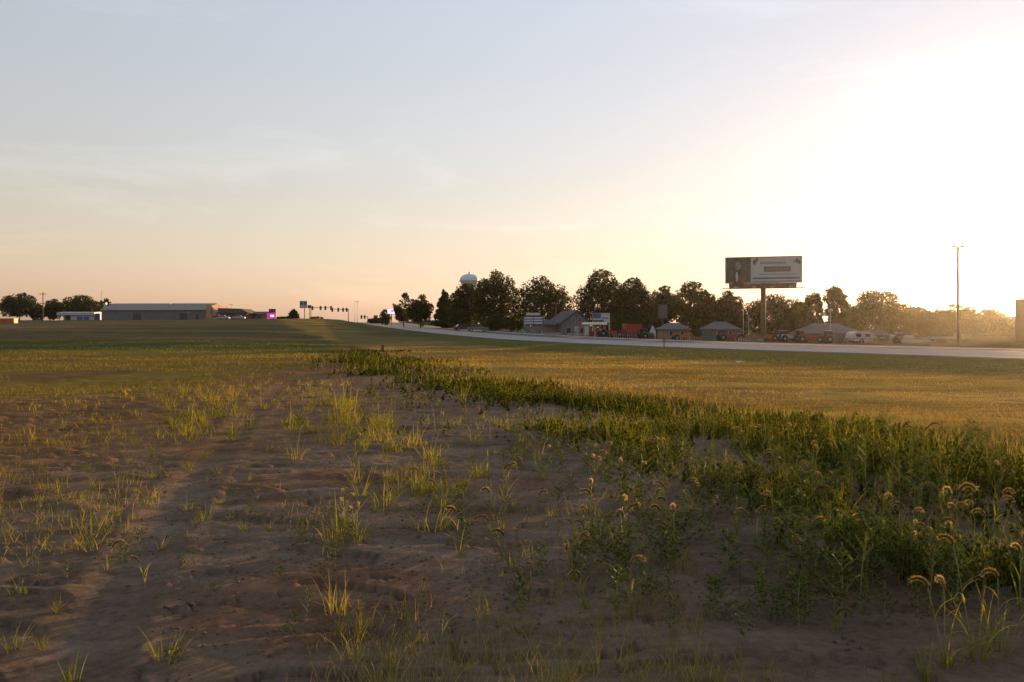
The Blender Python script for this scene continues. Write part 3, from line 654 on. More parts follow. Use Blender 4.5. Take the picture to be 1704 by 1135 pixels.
def auto_label(px, py, hpx, kind):
    i = min(range(len(LAND)), key=lambda k_: (LAND[k_][0]-px)**2 + ((LAND[k_][1]-py)*2)**2); lx, ly, nm = LAND[i]; dx, dy = px-lx, (py-ly)*2
    rel = ('left of' if dx < 0 else 'right of') if abs(dx) > abs(dy) else ('behind' if dy < 0 else 'in front of')
    sz = 'small' if hpx < 32 else 'medium' if hpx < 62 else 'tall'
    key = f'{sz} {kind} {rel} the {nm}'; USED[key] = USED.get(key, 0) + 1
    if USED[key] > 8: return f'one of many {sz} {kind}s {rel} the {nm}'
    o_ = ['', 'second ', 'third ', 'fourth ', 'fifth ', 'sixth ', 'seventh ', 'eighth ', 'ninth ', 'tenth ', 'eleventh ', 'twelfth ', 'thirteenth ', 'fourteenth '][min(13, USED[key]-1)]
    return o_ + key
# grass tufts on the bare soil: eight shapes, copied
TM = [tuft_mesh(700+i, 26 + 5*(i % 4), .26, .03 + .02*(i % 3), .0055) for i in range(8)]
TY = [tuft_mesh(720+i, 40, .26, .07, .0055, (.10,.12,.022), (.19,.17,.036)) for i in range(4)]
def tuft(label, px, py, top, k, group, yellow=False, wide=1.0):
    x_, y_, z_ = place(px, py); h = max(.05, Zp(top, y_) - z_); me = (TY if yellow else TM)[k % (4 if yellow else 8)]
    o = link('grass_tuft', me, None, (x_, y_, z_ - .004)); s_ = h/.27; o.scale = (s_*wide, s_*wide, s_); o.rotation_euler = (0, 0, k*1.7)
    return tag(o, label, 'grass', group)
HT = [
 ('tall yellow green tuft in the middle of the bare soil', 562, 902, 806, 1, 1.0), ('thin right hand tuft leaning beside the tall yellow green one', 598, 900, 838, 0, .9), ('tuft with reddish base below the tall yellow green one', 562, 1022, 925, 1, .9),
 ('sparse tuft of few blades right of the reddish based one', 600, 1056, 985, 0, .7), ('bright green tuft left of the tyre track', 150, 914, 828, 1, .8), ('tuft at the far left edge level with the forked shoot', 36, 985, 935, 0, 1.1), ('ragged tuft left of the tyre track, lowest but one on the left', 94, 1020, 975, 0, .9),
 ('dark tuft in the lower left corner', 22, 1085, 1015, 0, 1.0), ('long bladed tuft at the bottom edge left of centre', 122, 1128, 1072, 0, 1.5), ('grass clump over low leafy weeds, bottom left of centre', 278, 1096, 1012, 1, .9), ('small tuft right of the tyre track near its bend', 262, 990, 968, 0, .8),
 ('tiny fan shaped tuft on the tyre track', 268, 912, 878, 0, 1.0), ('fan shaped tuft alone right of the tyre track', 406, 884, 846, 1, .8), ('thin tuft between the track and the fan shaped one', 340, 868, 818, 0, .9), ('ragged green tuft below the two headed foxtail', 715, 880, 800, 1, 1.1),
 ('upright shoot at the bottom edge of the bare soil', 650, 1110, 1040, 0, .5), ('small grass shoot beside the shady mound, bottom right', 1185, 1135, 1060, 0, .7), ('grass tuft in the bottom right corner shade', 1345, 1120, 1070, 0, .8), ('fresh green blades at the bottom edge right', 1480, 1134, 1085, 1, .9),
 ('dark upright blades left of the V shaped foxtail', 1540, 1125, 1040, 0, .7), ('tuft of blades in the shade right of centre', 1180, 1030, 965, 0, .7), ('yellowish tuft among the sunlit ones, left of the hooked heads', 640, 842, 770, 1, 1.0), ('green tuft by the track upper left', 195, 860, 808, 0, .8), ('leaning tuft at lower left beside the corner one', 70, 1075, 1030, 0, .8),
]
for i, (lb, px, py, tp, yl, wd_) in enumerate(HT): tuft(lb, px, py, tp, i, 'prominent grass tufts', bool(yl), wd_)
rnd = random.Random(11)
ZT = [ # centre, spread, base rows, number, height px range at row 800, label, yellow share
 (330, 700, 85, 40, 46, (20, 50), 'small sunlit grass tuft in the patch left of centre on bare soil', .6), (590, 718, 100, 36, 64, (20, 58), 'sunlit yellow green grass tuft in the long patch at centre', .75),
 (690, 800, 85, 46, 40, (22, 62), 'yellow green tuft in the patch below the long one at centre', .75), (110, 850, 90, 70, 16, (18, 40), 'short brownish tuft left of the tyre track', .2),
 (420, 830, 90, 60, 12, (15, 36), 'tiny lone tuft between the tyre track and the tall yellow green tuft', .3), (860, 900, 90, 60, 14, (18, 38), 'small dull tuft on bare soil right of the slim foxtail', .2),
 (860, 740, 90, 28, 22, (18, 42), 'green tuft just below the dark weed edge', .5), (210, 770, 90, 26, 14, (15, 36), 'small tuft beside the far end of the tyre track', .4), (900, 1040, 110, 50, 8, (14, 34), 'faint shaded tuft at the bottom centre right', 0),
 (480, 655, 110, 14, 30, (8, 18), 'distant low tuft on the soil ridge', .6)]
for zx, zy, sx, sy, n, (h0, h1), lb, ysh in ZT:
    for j in range(n):
        py = max(618, zy + rnd.gauss(0, sy*.6)); px = zx + rnd.gauss(0, sx*.6)
        x_, y_ = G(px, py); d_, _ = sdist(SOIL_R, np.array([x_]), np.array([y_]))
        if d_[0] > .3: continue
        hp = h0 + (h1-h0)*rnd.random()**1.3; yl = rnd.random() < ysh
        tuft(auto_label(px, py, hp, 'yellow green grass tuft' if yl else 'green grass tuft'), px, py, py - hp, rnd.randrange(40), 'grass tufts scattered on the bare soil', yl, rnd.uniform(.7, 1.2))

# leafy weeds: upright (fleabane like) and bushy kinds, four shapes each
def upright_weed(seed, h=.5):
    rnd = random.Random(seed); mb = MB(); lean = rnd.uniform(-.05, .05)
    pts = [Vector((lean*t*t, .02*math.sin(3*t), h*t)) for t in (0, .25, .5, .75, 1)]; mb.tube(pts, [.005, .0045, .004, .003, .0015], 5)
    P, C = [], []; n = 64
    for i in range(n):
        t = .12 + .88*(i/n)**.85; az = i*2.4 + rnd.uniform(-.3, .3); L = .10*(1-.55*t)*rnd.uniform(.7, 1.2)
        P.append(arc_leaf(rnd, (lean*t*t, 0, h*t), L, az, R(rnd.uniform(25, 60)), R(rnd.uniform(40, 95)), .014*(1.1-.5*t), 3)); C.append(gcolr(rnd, (.05,.068,.018), (.10,.11,.03)))
    for j in range(5):
        t = rnd.uniform(.55, .9); az = rnd.uniform(0, 6.28); q = Vector((lean*t*t, 0, h*t)); e = q + Vector((math.cos(az)*.07, math.sin(az)*.07, .09)); mb.tube([q, q.lerp(e, .5), e], [.002, .0016, .001], 4)
        for i in range(9): P.append(arc_leaf(rnd, q.lerp(e, .2+.09*i), .035, rnd.uniform(0, 6.28), R(40), R(60), .007, 2)); C.append(gcolr(rnd, (.06,.075,.022), (.15,.12,.045)))
    me = bpy.data.meshes.new('stem'); me.from_pydata([tuple(v) for v in mb.v], [], mb.f); me.materials.append(M['stem'])
    return me, vmesh('foliage', P, M['weed'], C)
def bushy_weed(seed, h=.4):
    rnd = random.Random(seed); mb = MB(); P, C = [], []
    mb.tube([(0, 0, -.01), (.01, 0, h*.5), (0, .01, h)], [.005, .004, .0018], 5)
    for j in range(11):
        t = .12 + .8*j/11; az = j*2.4; L = h*.42*(1.1-.75*t); q = Vector((0, 0, h*t)); e = q + Vector((math.cos(az)*L, math.sin(az)*L, L*.75)); mb.tube([q, q.lerp(e, .5) + Vector((0, 0, .01)), e], [.0028, .002, .001], 4)
        for i in range(9):
            P.append(arc_leaf(rnd, q.lerp(e, .15 + .1*i), rnd.uniform(.035, .075), rnd.uniform(0, 6.28), R(rnd.uniform(0, 60)), R(70), rnd.uniform(.016, .030), 3)); C.append(gcolr(rnd, (.040,.062,.017), (.085,.10,.028)))
    me = bpy.data.meshes.new('stem'); me.from_pydata([tuple(v) for v in mb.v], [], mb.f); me.materials.append(M['stem'])
    return me, vmesh('foliage', P, M['weed'], C)
WU = [upright_weed(800+i) for i in range(5)]; WB = [bushy_weed(820+i) for i in range(5)]
def weed(label, px, py, top, k, group, bushy=False, wide=1.0):
    x_, y_, z_ = place(px, py); h = max(.06, Zp(top, y_) - z_); st, fo = (WB if bushy else WU)[k % 5]
    o = empty('leafy_weed', (x_, y_, z_ - .005), k*1.3, label=label, cat='weed', group=group); s_ = h/(.44 if bushy else .53); o.scale = (s_*wide, s_*wide, s_)
    link('stem', st, o); link('foliage', fo, o); return o
HW = [
 ('upright weed with golden lit tip left of the right hand weed patch', 1272, 915, 800, 0, 1), ('upright weed with spreading lit top right of the golden tipped one', 1477, 905, 780, 0, 1.1), ('upright weed with pale lit stem near the right edge', 1583, 870, 795, 0, 1), ('tall upright weed in the middle of the right hand weed patch', 1350, 845, 738, 0, 1),
 ('upright weed in front of the dark weed edge', 1245, 830, 742, 0, 1), ('lit upright weed beside the clustered foxtail', 1290, 835, 735, 0, .9), ('leafy weed at the left side of the golden tipped one', 1226, 905, 820, 0, 1), ('upright weed left of the foxtail with wide golden arch', 1440, 835, 735, 0, 1),
 ('feathery weed standing alone on the bare soil', 866, 1028, 930, 1, .8), ('small leafy weed alone at bottom centre', 672, 1058, 1004, 1, .8), ('small leafy weed left of the reddish based tuft', 488, 1060, 1008, 1, .8), ('low leafy weed under the bottom left grass clump', 290, 1112, 1066, 1, 1.3),
 ('round dark weed behind the bright upright foxtail', 1090, 1000, 945, 1, 1.2), ('slim leafy weed at left of the tall yellow green tuft', 512, 1025, 965, 1, .7), ('low dark weed left of the reddish based tuft', 535, 965, 930, 1, 1.4), ('low green plant right of the two headed foxtail', 770, 850, 795, 1, 1.1),
 ('weed with lit tip at the bottom of the right weed patch', 1437, 1030, 962, 0, .9), ('leafy weed low at the right of the shady mound', 1330, 1040, 950, 1, 1.0)]
for i, (lb, px, py, tp, bu, wd_) in enumerate(HW): weed(lb, px, py, tp, i, 'prominent leafy weeds', bool(bu), wd_)
ZW = [(1180, 830, 130, 45, 36, (55, 95), 'dark leafy weed in the patch right of the centre foxtails', .6), (1420, 850, 190, 50, 50, (60, 105), 'leafy weed in the dense right hand patch', .45), (1350, 960, 150, 45, 28, (50, 90), 'shaded leafy weed low in the right hand patch', .75),
 (1020, 790, 90, 36, 24, (40, 75), 'dark leafy weed among the centre foxtails', .7), (1600, 800, 100, 50, 26, (55, 95), 'leafy weed in the meadow by the right edge', .4), (520, 860, 190, 60, 18, (22, 46), 'small weed', .8), (150, 960, 130, 60, 10, (20, 40), 'small weed', .8), (830, 850, 90, 50, 16, (26, 56), 'weed', .6), (1040, 930, 120, 55, 30, (36, 74), 'weed', .7), (520, 690, 150, 24, 14, (34, 60), 'weed', .6), (900, 770, 60, 20, 10, (25, 50), 'small dark weed below the soil edge at centre', .8), (1300, 1010, 140, 34, 16, (34, 60), 'shaded small weed above the shady mound', .8), (1560, 990, 110, 40, 22, (45, 80), 'shaded weed around the lower right foxtails', .7)]
for zx, zy, sx, sy, n, (h0, h1), lb, bsh in ZW:
    for j in range(n):
        py = max(650, zy + rnd.gauss(0, sy*.75)); px = zx + rnd.gauss(0, sx*.75)
        if px > 1760 or py > 1080: continue
        hp = rnd.uniform(h0, h1)*(py-HY)/300; bu = rnd.random() < bsh
        weed(auto_label(px, py, hp, 'bushy weed' if bu else 'upright weed'), px, py, py - hp, rnd.randrange(40), 'leafy weeds scattered over the soil and the right hand patch', bu, rnd.uniform(.8, 1.25))
# more foxtails through the right hand patch: five plants, then copies of them
protos = []; rnd = random.Random(77)
for j in range(58):
    px, py = (rnd.uniform(930, 1700), rnd.uniform(745, 975)) if j % 8 else (rnd.uniform(560, 900), rnd.uniform(770, 930))
    hp = rnd.uniform(.26, .44)/(G(px, py)[1])*F; lb = auto_label(px, py, hp, 'foxtail')
    if j < 6:
        nh = 1 + j % 3; o = foxtail(lb, px, py, [(px + rnd.uniform(-26, 26), py - hp*rnd.uniform(.75, 1)) for _ in range(nh)], 5, .035, 900+j, .008, 10, 'foxtails scattered through the weeds'); protos.append((o, hp*G(px, py)[1]/F))
    else:
        src, h0_ = protos[rnd.randrange(6)]; o = copy_tree(src); o.location = place(px, py); k_ = hp*G(px, py)[1]/F/h0_; o.scale = (k_,)*3; o.rotation_euler = (0, 0, rnd.uniform(0, 6.28)); o['label'] = lb
# bare weed-covered undergrowth in the same patches
rng = np.random.default_rng(17)
x, y, r = polar(rng, 26000, 3.6, 13, -2, 44); z, s, so, tr = ground_z(x, y); dR, _ = sdist(SOIL_R, x, y); pt = fbm(x*.9, y*.9, 63, 3)
k = (dR < .4) & (dR > -4.2 + 2.2*pt) & (r > 3.7) & (rng.uniform(0, 1, len(x)) < sst(.43, .60, pt)*sst(2.8, 6.0, r + rng.normal(0, .5, len(x)))*.62); x, y, z, r = x[k], y[k], z[k], r[k]
acc = Acc(); acc.add(sprays(rng, x, y, z, rng.uniform(.05, .26, len(x)), 10, .042, (.04,.056,.016), (.09,.10,.026)))
B = np.repeat(np.c_[x, y, z], 4, 0); B[:, :2] += rng.normal(0, .07, (len(B), 2)); m = len(B); acc.add(blades(rng, B, rng.uniform(.08, .38, m), np.full(m, .0048), rng.uniform(.1, .7, m), (.10,.12,.025), (.20,.16,.042), 3))
stuff('low_weeds', acc, M['weed'], 'low green undergrowth between the leafy weeds at right', 'weeds')

# clods and straw litter lying on the soil
rng = np.random.default_rng(23)
x, y, r = polar(rng, 17000, 2.6, 15, -40, 38, .8); z, s, so, tr = ground_z(x, y); k = (so > .5) & (fbm(x*1.1, y*1.1, 73, 3) > .44); x, y, z = x[k], y[k], z[k]; n = len(x)
sz = .003 + .014*rng.uniform(0, 1, n)**4; T_ = np.array([(1,0,0),(0,1,0),(-1,0,0),(0,-1,0),(0,0,.8),(0,0,-.6)]); V = (T_[None]*rng.uniform(.6, 1.3, (n, 6, 1)) + rng.normal(0, .15, (n, 6, 3)))*sz[:, None, None] + np.c_[x, y, z+.002][:, None]
Fo = np.array([(0,1,4),(1,2,4),(2,3,4),(3,0,4),(1,0,5),(2,1,5),(3,2,5),(0,3,5)]); C = np.array([.165,.118,.088])*rng.uniform(.75, 1.3, (n, 1))
o = link('soil_clods', np_mesh('soil_clods', V.reshape(-1, 3), (np.arange(n)[:, None, None]*6 + Fo[None]).reshape(-1, 3), gm_, np.repeat(C, 6, 0))); tag(o, 'small crumbs and clods of brown earth strewn over the bare soil', 'soil', kind='stuff')
x, y, r = polar(rng, 3200, 2.8, 18, -40, 36); z, s, so, tr = ground_z(x, y); k = so > .4; B = np.c_[x, y, z+.006][k]; n = len(B); a = rng.uniform(0, 6.28, n); L = rng.uniform(.02, .09, n)
dv = np.stack([np.cos(a), np.sin(a), rng.uniform(-.05, .15, n)], 1)*L[:, None]; sd = np.stack([-np.sin(a), np.cos(a), 0*a], 1)*.0018
V = np.stack([B-dv-sd, B-dv+sd, B+dv+sd*.5, B+dv-sd*.5], 1).reshape(-1, 3); C = np.array([.26,.19,.10])*rng.uniform(.5, 1.2, (n, 1))
o = link('straw_litter', np_mesh('straw_litter', V, np.arange(4*n).reshape(-1, 4), M['grass'], np.repeat(C, 4, 0))); tag(o, 'dead straw bits lying on the bare soil', 'straw', kind='stuff')

# ------------------------------------------------------------------ buildings, signs, vehicles
def stand(px, d, dz=0.0): x_ = X(px, d); return (x_, d, hgt(x_, d) + dz)
def span(px0, px1, d): return (px1-px0)/F*d
def windows(root, specs, y, frame='white', proud=.04):
    """specs: x0,x1,z0,z1 on the wall plane facing -y at y"""
    for x0, x1, z0, z1 in specs:
        w = MB().box(x0, x1, y-proud-.03, y-proud+.03, z0, z1).build('window', M['glass'], root); t = .07
        f = MB(); f.box(x0-t, x1+t, y-proud-.05, y+.01, z1, z1+t); f.box(x0-t, x1+t, y-proud-.08, y+.01, z0-t, z0); f.box(x0-t, x0, y-proud-.05, y+.01, z0, z1); f.box(x1, x1+t, y-proud-.05, y+.01, z0, z1)
        f.build('frame', M[frame], w)
# long grey warehouse on the left
d = 330; L = span(166, 347, d); b = stand(256, d); gzl = b[2]; Hw = Zp(515.5, d) - gzl; Hr = Zp(507.5, d) - gzl
wh = empty('warehouse', (b[0], d, gzl), R(-4), label='long grey metal warehouse with pale roof across the left field', cat='building')
MB().box(-L/2, L/2, 0, 18, -1, Hw).build('wall', M['grey_wall'], wh)
pr = [(-.5, Hw-.1), (-.5, Hw+.12), (9, Hr+.9), (18.5, Hw+.12), (18.5, Hw-.1)]
rf = MB().prism(pr, -L/2-.3, L/2+.3, 'yz').build('roof', M['grey_roof'], wh)
MB().box(L*.07, L*.10, 5, 6.2, Hr-.6, Hr+.7).build('roof_vent', M['steel'], rf); MB().box(-L/2+.3, -L/2+1.2, 1, 2, Hw, Hr+.9).build('chimney', M['steel'], rf)
MB().box(-L/2-.25, L/2+.25, -.62, -.5, Hw-.15, Hw+.1).build('gutter', M['white'], wh)
for i in range(1, 24): MB().box(-L/2+L*i/24-.06, -L/2+L*i/24+.06, -.05, 0, -1, Hw-.12).build('wall_rib', M['grey_wall'], wh)
for x_ in (L*.28, -L*.16): MB().box(x_-1.6, x_+1.6, -.09, -.02, -.3, 2.6).build('door', M['dark_steel'], wh)
MB().box(L*.40, L*.40+1.1, -.09, -.02, -.3, 2.3).build('door', M['dark_steel'], wh); MB().box(L*.33, L*.33+.5, -.15, -.02, Hw-1.2, Hw-.8).build('wall_lamp', M['white'], wh)
# tan brick end of the warehouse
L2 = span(347, 364, d); bx_ = X(355.5, d)
tb_ = empty('brick_annex', (bx_, d-2.5, hgt(bx_, d)-.4), R(-4), label='tan brick annex at the right end of the long grey warehouse', cat='building')
MB().prism([(-L2/2, -1), (L2/2, -1), (L2/2, 3.6), (L2/2-1.6, 5.4), (0, 6.3), (-L2/2, 6.3)], 0, 16).build('wall', M['brick'], tb_)
windows(tb_, [(-.4, .4, 3.0, 4.5)], 0); MB().box(.5, L2/2+.9, -1.0, -.02, 1.7, 2.0).build('awning', M['dark_brick'], tb_); MB().box(.8, 2.2, -.08, -.02, -.5, 1.5).build('door', M['white'], tb_)
# low white building, far left
d = 345; bx_ = X(127, d); L = span(96, 156, d); z0 = hgt(bx_, d)
lw = empty('white_shed', (bx_, d, z0), 0, label='low white open fronted shed left of the long grey warehouse', cat='building')
MB().box(-L*.16, L/2, 0, 8, -.6, 2.2).build('wall', M['white'], lw); MB().box(-L/2, -L*.16, 4, 8, -.6, 2.0).build('back_wall', M['dark_steel'], lw)
MB().prism([(-.8, 2.2), (-.8, 3.3), (4, 3.7), (8.5, 3.3), (8.5, 2.2)], -L/2-.3, L/2+.3, 'yz').build('roof', M['white'], lw)
for x_ in (-L/2+.2, -L*.33): MB().box(x_, x_+.25, 0, .25, -.6, 2.2).build('post', M['white'], lw)
for x_ in (L*.02, L*.2): MB().box(x_, x_+2.2, -.1, -.02, -.4, 1.6).build('garage_door', M['blue'], lw)
MB().box(L/2+.3, L/2+1.9, 1, 6, -.6, 3.0).build('end_bay', M['blue'], lw)
# brown brick building with sloping roof, low shop, lit sign
d = 322; bx_ = X(388, d); L = span(366, 412, d); z0 = hgt(bx_, d)
bb = empty('brick_shop', (bx_, d, z0), 0, label='dark brown brick building with sloping roof right of the warehouse', cat='building')
MB().box(-L/2, L/2, 0, 12, -1, 2.6).build('wall', M['dark_brick'], bb); MB().prism([(-L/2-.4, 2.6), (L/2+1.2, 2.6), (L*.28, 4.4), (-L/2-.4, 4.6)], -.6, 12.6).build('roof', M['shingle'], bb)
windows(bb, [(-L*.3, -L*.12, .6, 1.9), (L*.05, L*.25, .6, 1.9)], 0, 'dark_steel')
d = 330; bx_ = X(425, d); L = span(408, 446, d); z0 = hgt(bx_, d)
ls_ = empty('low_shop', (bx_, d, z0), 0, label='low dark roofed shop left of the magenta lit sign', cat='building')
MB().box(-L/2, L/2, 0, 9, -1, 1.9).build('wall', M['tan'], ls_); MB().prism([(-.7, 1.9), (-.7, 2.2), (4.5, 3.3), (9.5, 2.2), (9.5, 1.9)], -L/2-.3, L/2+.3, 'yz').build('roof', M['shingle'], ls_); windows(ls_, [(-2.5, -.5, .4, 1.4), (1, 3, .4, 1.4)], 0)
def panel_sign(name, label, px0, px1, py0, py1, d, mat, posts=(.5,), post_mat='dark_steel', cat='sign', thick=.35, prad=.12, rz=0):
    x_ = X((px0+px1)/2, d); z_ = hgt(x_, d); w = span(px0, px1, d); z0, z1 = Zp(py1, d)-z_, Zp(py0, d)-z_
    o = empty(name, (x_, d, z_), rz, label=label, cat=cat)
    for p in posts: MB().tube([(w*(p-.5), thick, -.5), (w*(p-.5), thick, z1-.2 if len(posts) > 1 else z0+.3)], prad, 8).build('post', M[post_mat], o)
    p_ = MB().box(-w/2, w/2, 0, thick, z0, z1, 0).build('panel', M[mat], o)
    fr = MB(); t = max(.06, w*.02)
    for a in ((-w/2-t, w/2+t, z1, z1+t), (-w/2-t, w/2+t, z0-t, z0), (-w/2-t, -w/2, z0, z1), (w/2, w/2+t, z0, z1)): fr.box(a[0], a[1], -.05, thick+.05, a[2], a[3])
    fr.build('frame', M['dark_steel'], p_); return o, w, z0, z1
o, w, z0, z1 = panel_sign('lit_sign', 'magenta lit sign with dark top near the low shop', 444, 459, 521, 530, 312, 'magenta', (.3, .7)); MB().box(-w*.28, w/2, .02, .33, z1+.12, z1+1.6).build('header', M['dark_steel'], o); MB().box(-w*.1, w*.3, -.04, -.01, (z0+z1)/2-.45, (z0+z1)/2+.35).build('lettering_block', M['pink'], o)
# small parked cars
def car(label, px, d, mat, rz=0, s_=1.0, group='parked cars'):
    o = empty('parked_car', stand(px, d), rz, label=label, cat='car', group=group); o.scale = (s_,)*3
    body = [(-2.2,.35),(2.2,.35),(2.25,.7),(2.05,.92),(1.1,.98),(-1.9,.98),(-2.2,.85)]; cab = [(-1.75,.98),(1.05,.98),(.45,1.45),(-1.25,1.48)]
    MB().prism(body, -.85, .85).build('body', M[mat], o); c_ = MB().prism(cab, -.74, .74).build('cabin', M['glass'], o); MB().prism([(-1.3,1.46),(.5,1.44),(.42,1.52),(-1.2,1.54)], -.76, .76).build('roof', M[mat], c_)
    for wx in (-1.4, 1.4):
        for wy in (-.8, .8):
            w_ = MB().lathe([(.2,-.1),(.33,-.1),(.34,0),(.33,.1),(.2,.1)], 16, (wx, wy, .34), 'y').build('wheel', M['black'], o); MB().lathe([(.05,-.12),(.19,-.11),(.19,.11),(.05,.12)], 12, (wx, wy, .34), 'y').build('rim', M['steel'], w_)
    return o
car('pale car parked below the tallest dark tree', 795, 172, 'offwhite', .1); car('dark car parked left of the pale car', 772, 180, 'dark_steel', .3); car('silver car in front of the dark brick building', 398, 300, 'steel', 0); car('white car at the foot of the tan annex', 372, 302, 'white', 0)
# orange skip at the far left edge
d = 215; x_ = X(8, d); sk = empty('orange_container', (x_, d, hgt(x_, d)), 0, label='low orange container at the far left edge of the field', cat='container')
w = span(-8, 22, d); zt = Zp(530.5, d) - hgt(x_, d); zt = max(.8, zt); MB().box(-w/2, w/2, 0, 1.8, .05, zt).build('body', M['orange'], sk)
for i in range(6): MB().box(-w/2+w*i/5-.05, -w/2+w*i/5+.05, -.07, -.003, .1, zt-.05).build('rib', M['orange'], sk)
MB().box(-w/2-.06, w/2+.06, -.09, 1.89, zt+.002, zt+.1).build('rim', M['orange'], sk)
# poles
def pole(name, label, px, d, top, rad=.14, mat='wood', cat='pole', arms=(), base=None, group=None):
    p = stand(px, d); h = Zp(top, d) - p[2]; o = empty(name, p, 0, label=label, cat=cat, group=group)
    MB().tube([(0, 0, -.5), (0, 0, h*.5), (0, 0, h)], [rad, rad*.85, rad*.65], 8).build('pole', M[mat], o, smooth=True)
    for zf, wl_ in arms:
        a = MB().box(-wl_/2, wl_/2, -.22, -.1, h*zf-.08, h*zf+.08).build('crossarm', M[mat], o)
        for q in (-.45, -.2, .2, .45): MB().lathe([(.05, h*zf+.08), (.07, h*zf+.16), (.04, h*zf+.28)], 8, (wl_*q, -.16, 0)).build('insulator', M['steel'], a)
    return o, h
pole('utility_pole', 'wooden utility pole with crossarms at the far left', 71.5, 250, 486, .17, 'wood', arms=((.93, 2.0), (.62, 1.9)))
pole('antenna_mast', 'thin antenna mast behind the left end of the warehouse', 168.5, 410, 483, .13, 'steel'); pole('yard_light_pole', 'slim yard light pole behind the dark brick building', 385, 345, 506.5, .09, 'steel', arms=((.99, 1.6),))
pole('utility_pole', 'utility pole in front of the big dome shaped tree', 925, 165, 503, .13, 'wood', arms=((.95, 1.6),)); pole('utility_pole', 'thin utility pole left of the marquee sign', 851, 175, 500, .11, 'wood')
pole('flag_pole', 'left one of two thin white poles beside the billboard post', 1237, 108, 517, .05, 'white'); pole('flag_pole', 'right one of two thin white poles beside the billboard post', 1246, 106, 524, .04, 'white'); pole('conduit_pole', 'thin pale pole right against the billboard post', 1274, 118, 478, .05, 'steel')
pole('street_light_pole', 'left one of two faint street light poles at the road crest', 590, 318, 500, .07, 'steel'); pole('street_light_pole', 'right one of two faint street light poles at the road crest', 594.5, 312, 502, .09, 'steel', arms=((.99, 1.2),))
# yard lamp with globe, tall twin light
o, h = pole('globe_lamp', 'globe topped lamp post below the tall narrow tree', 1382, 128, 521, .07, 'steel', 'lamp'); MB().lathe([(.05, h), (.28, h+.12), (.36, h+.35), (.27, h+.6), (.05, h+.7)], 14).build('globe', M['white'], o, smooth=True)
o, h = pole('light_pole', 'tall light pole with twin lamp heads at right', 1594, 80, 410, .12, 'dark_steel', 'lamp')
for s_ in (-1, 1):
    MB().tube([(0, 0, h-.25), (s_*.2, 0, h-.1), (s_*.32, 0, h)], .03, 6).build('arm', M['dark_steel'], o); l_ = MB().box(s_*.42-.13, s_*.42+.13, -.15, .15, h-.06, h+.08, .02).build('lamp_head', M['steel'], o); MB().box(s_*.42-.1, s_*.42+.1, -.1, .1, h-.08, h-.062).build('lens', M['white'], l_)
# big pole sign at the crest with two dark squares, smaller sign beside it
o, w, z0, z1 = panel_sign('pole_sign', 'white pole sign with two dark squares on a red post at the crest', 499, 511, 501, 512.5, 300, 'white', (.62,), 'red', prad=.16)
for q in (-.25, .25): MB().box(w*q-w*.16, w*q+w*.16, -.06, -.01, z0+(z1-z0)*.45, z0+(z1-z0)*.85).build('emblem', M['dark_steel'], o)
panel_sign('pole_sign', 'small dark sign right behind the white pole sign', 511.5, 518, 508, 512.5, 306, 'dark_steel', (.5,))
o, w, z0, z1 = panel_sign('pink_sign', 'pale pink lit sign left of the two trees on the bank', 645, 658, 514, 522, 240, 'pink', (.5,)); MB().box(-w*.1, w*.25, -.04, -.01, (z0+z1)/2-.15, (z0+z1)/2+.3).build('lettering_block', M['white'], o)
panel_sign('road_sign', 'small dark green sign box on the bank beside the road crest', 622, 628.5, 525, 531, 290, 'green', (.3, .7)); panel_sign('utility_box', 'low brown utility cabinet left of the road crest', 523, 532, 528, 531.5, 285, 'rust', (.2, .8))
# traffic signals on mast arms
def signal(label, ppx, d, py_top, heads, hy):
    p = stand(ppx, d); h = Zp(py_top, d) - p[2]; o = empty('traffic_signal', p, 0, label=label, cat='traffic light', group='traffic signals at the crest')
    MB().tube([(0, 0, -.5), (0, 0, h)], [.17, .12], 10).build('pole', M['dark_steel'], o)
    xs = [X(q, d) - p[0] for q in heads]; far_ = max(xs, key=abs); za = Zp(hy, d) - p[2] + .1; MB().tube([(0, 0, za), (far_*1.03, 0, za+.15)], [.1, .06], 8).build('mast_arm', M['dark_steel'], o)
    for q in xs:
        s_ = MB().box(q-.22, q+.22, -.36, -.08, za-.75, za+.5, .03).build('signal_head', M['black'], o); bp = MB().box(q-.36, q+.36, -.07, -.04, za-.85, za+.6).build('backplate', M['dark_steel'], s_)
        for k_ in (-.5, -.1, .3): MB().lathe([(.11, -.39), (.13, -.37), (.13, -.36)], 12, (q, 0, za+k_), 'y').build('lens', M['lens'], s_)
    return o
signal('signal mast on the right with arm reaching left over the crest', 580, 305, 514, [577, 571, 563, 553], 515.5); signal('signal mast on the left with arm reaching right over the crest', 517.5, 300, 510, [520, 533.5, 541.5, 551], 512.5); signal('low far signal pair right of the road crest poles', 612, 330, 526, [601.5, 607], 527.5)
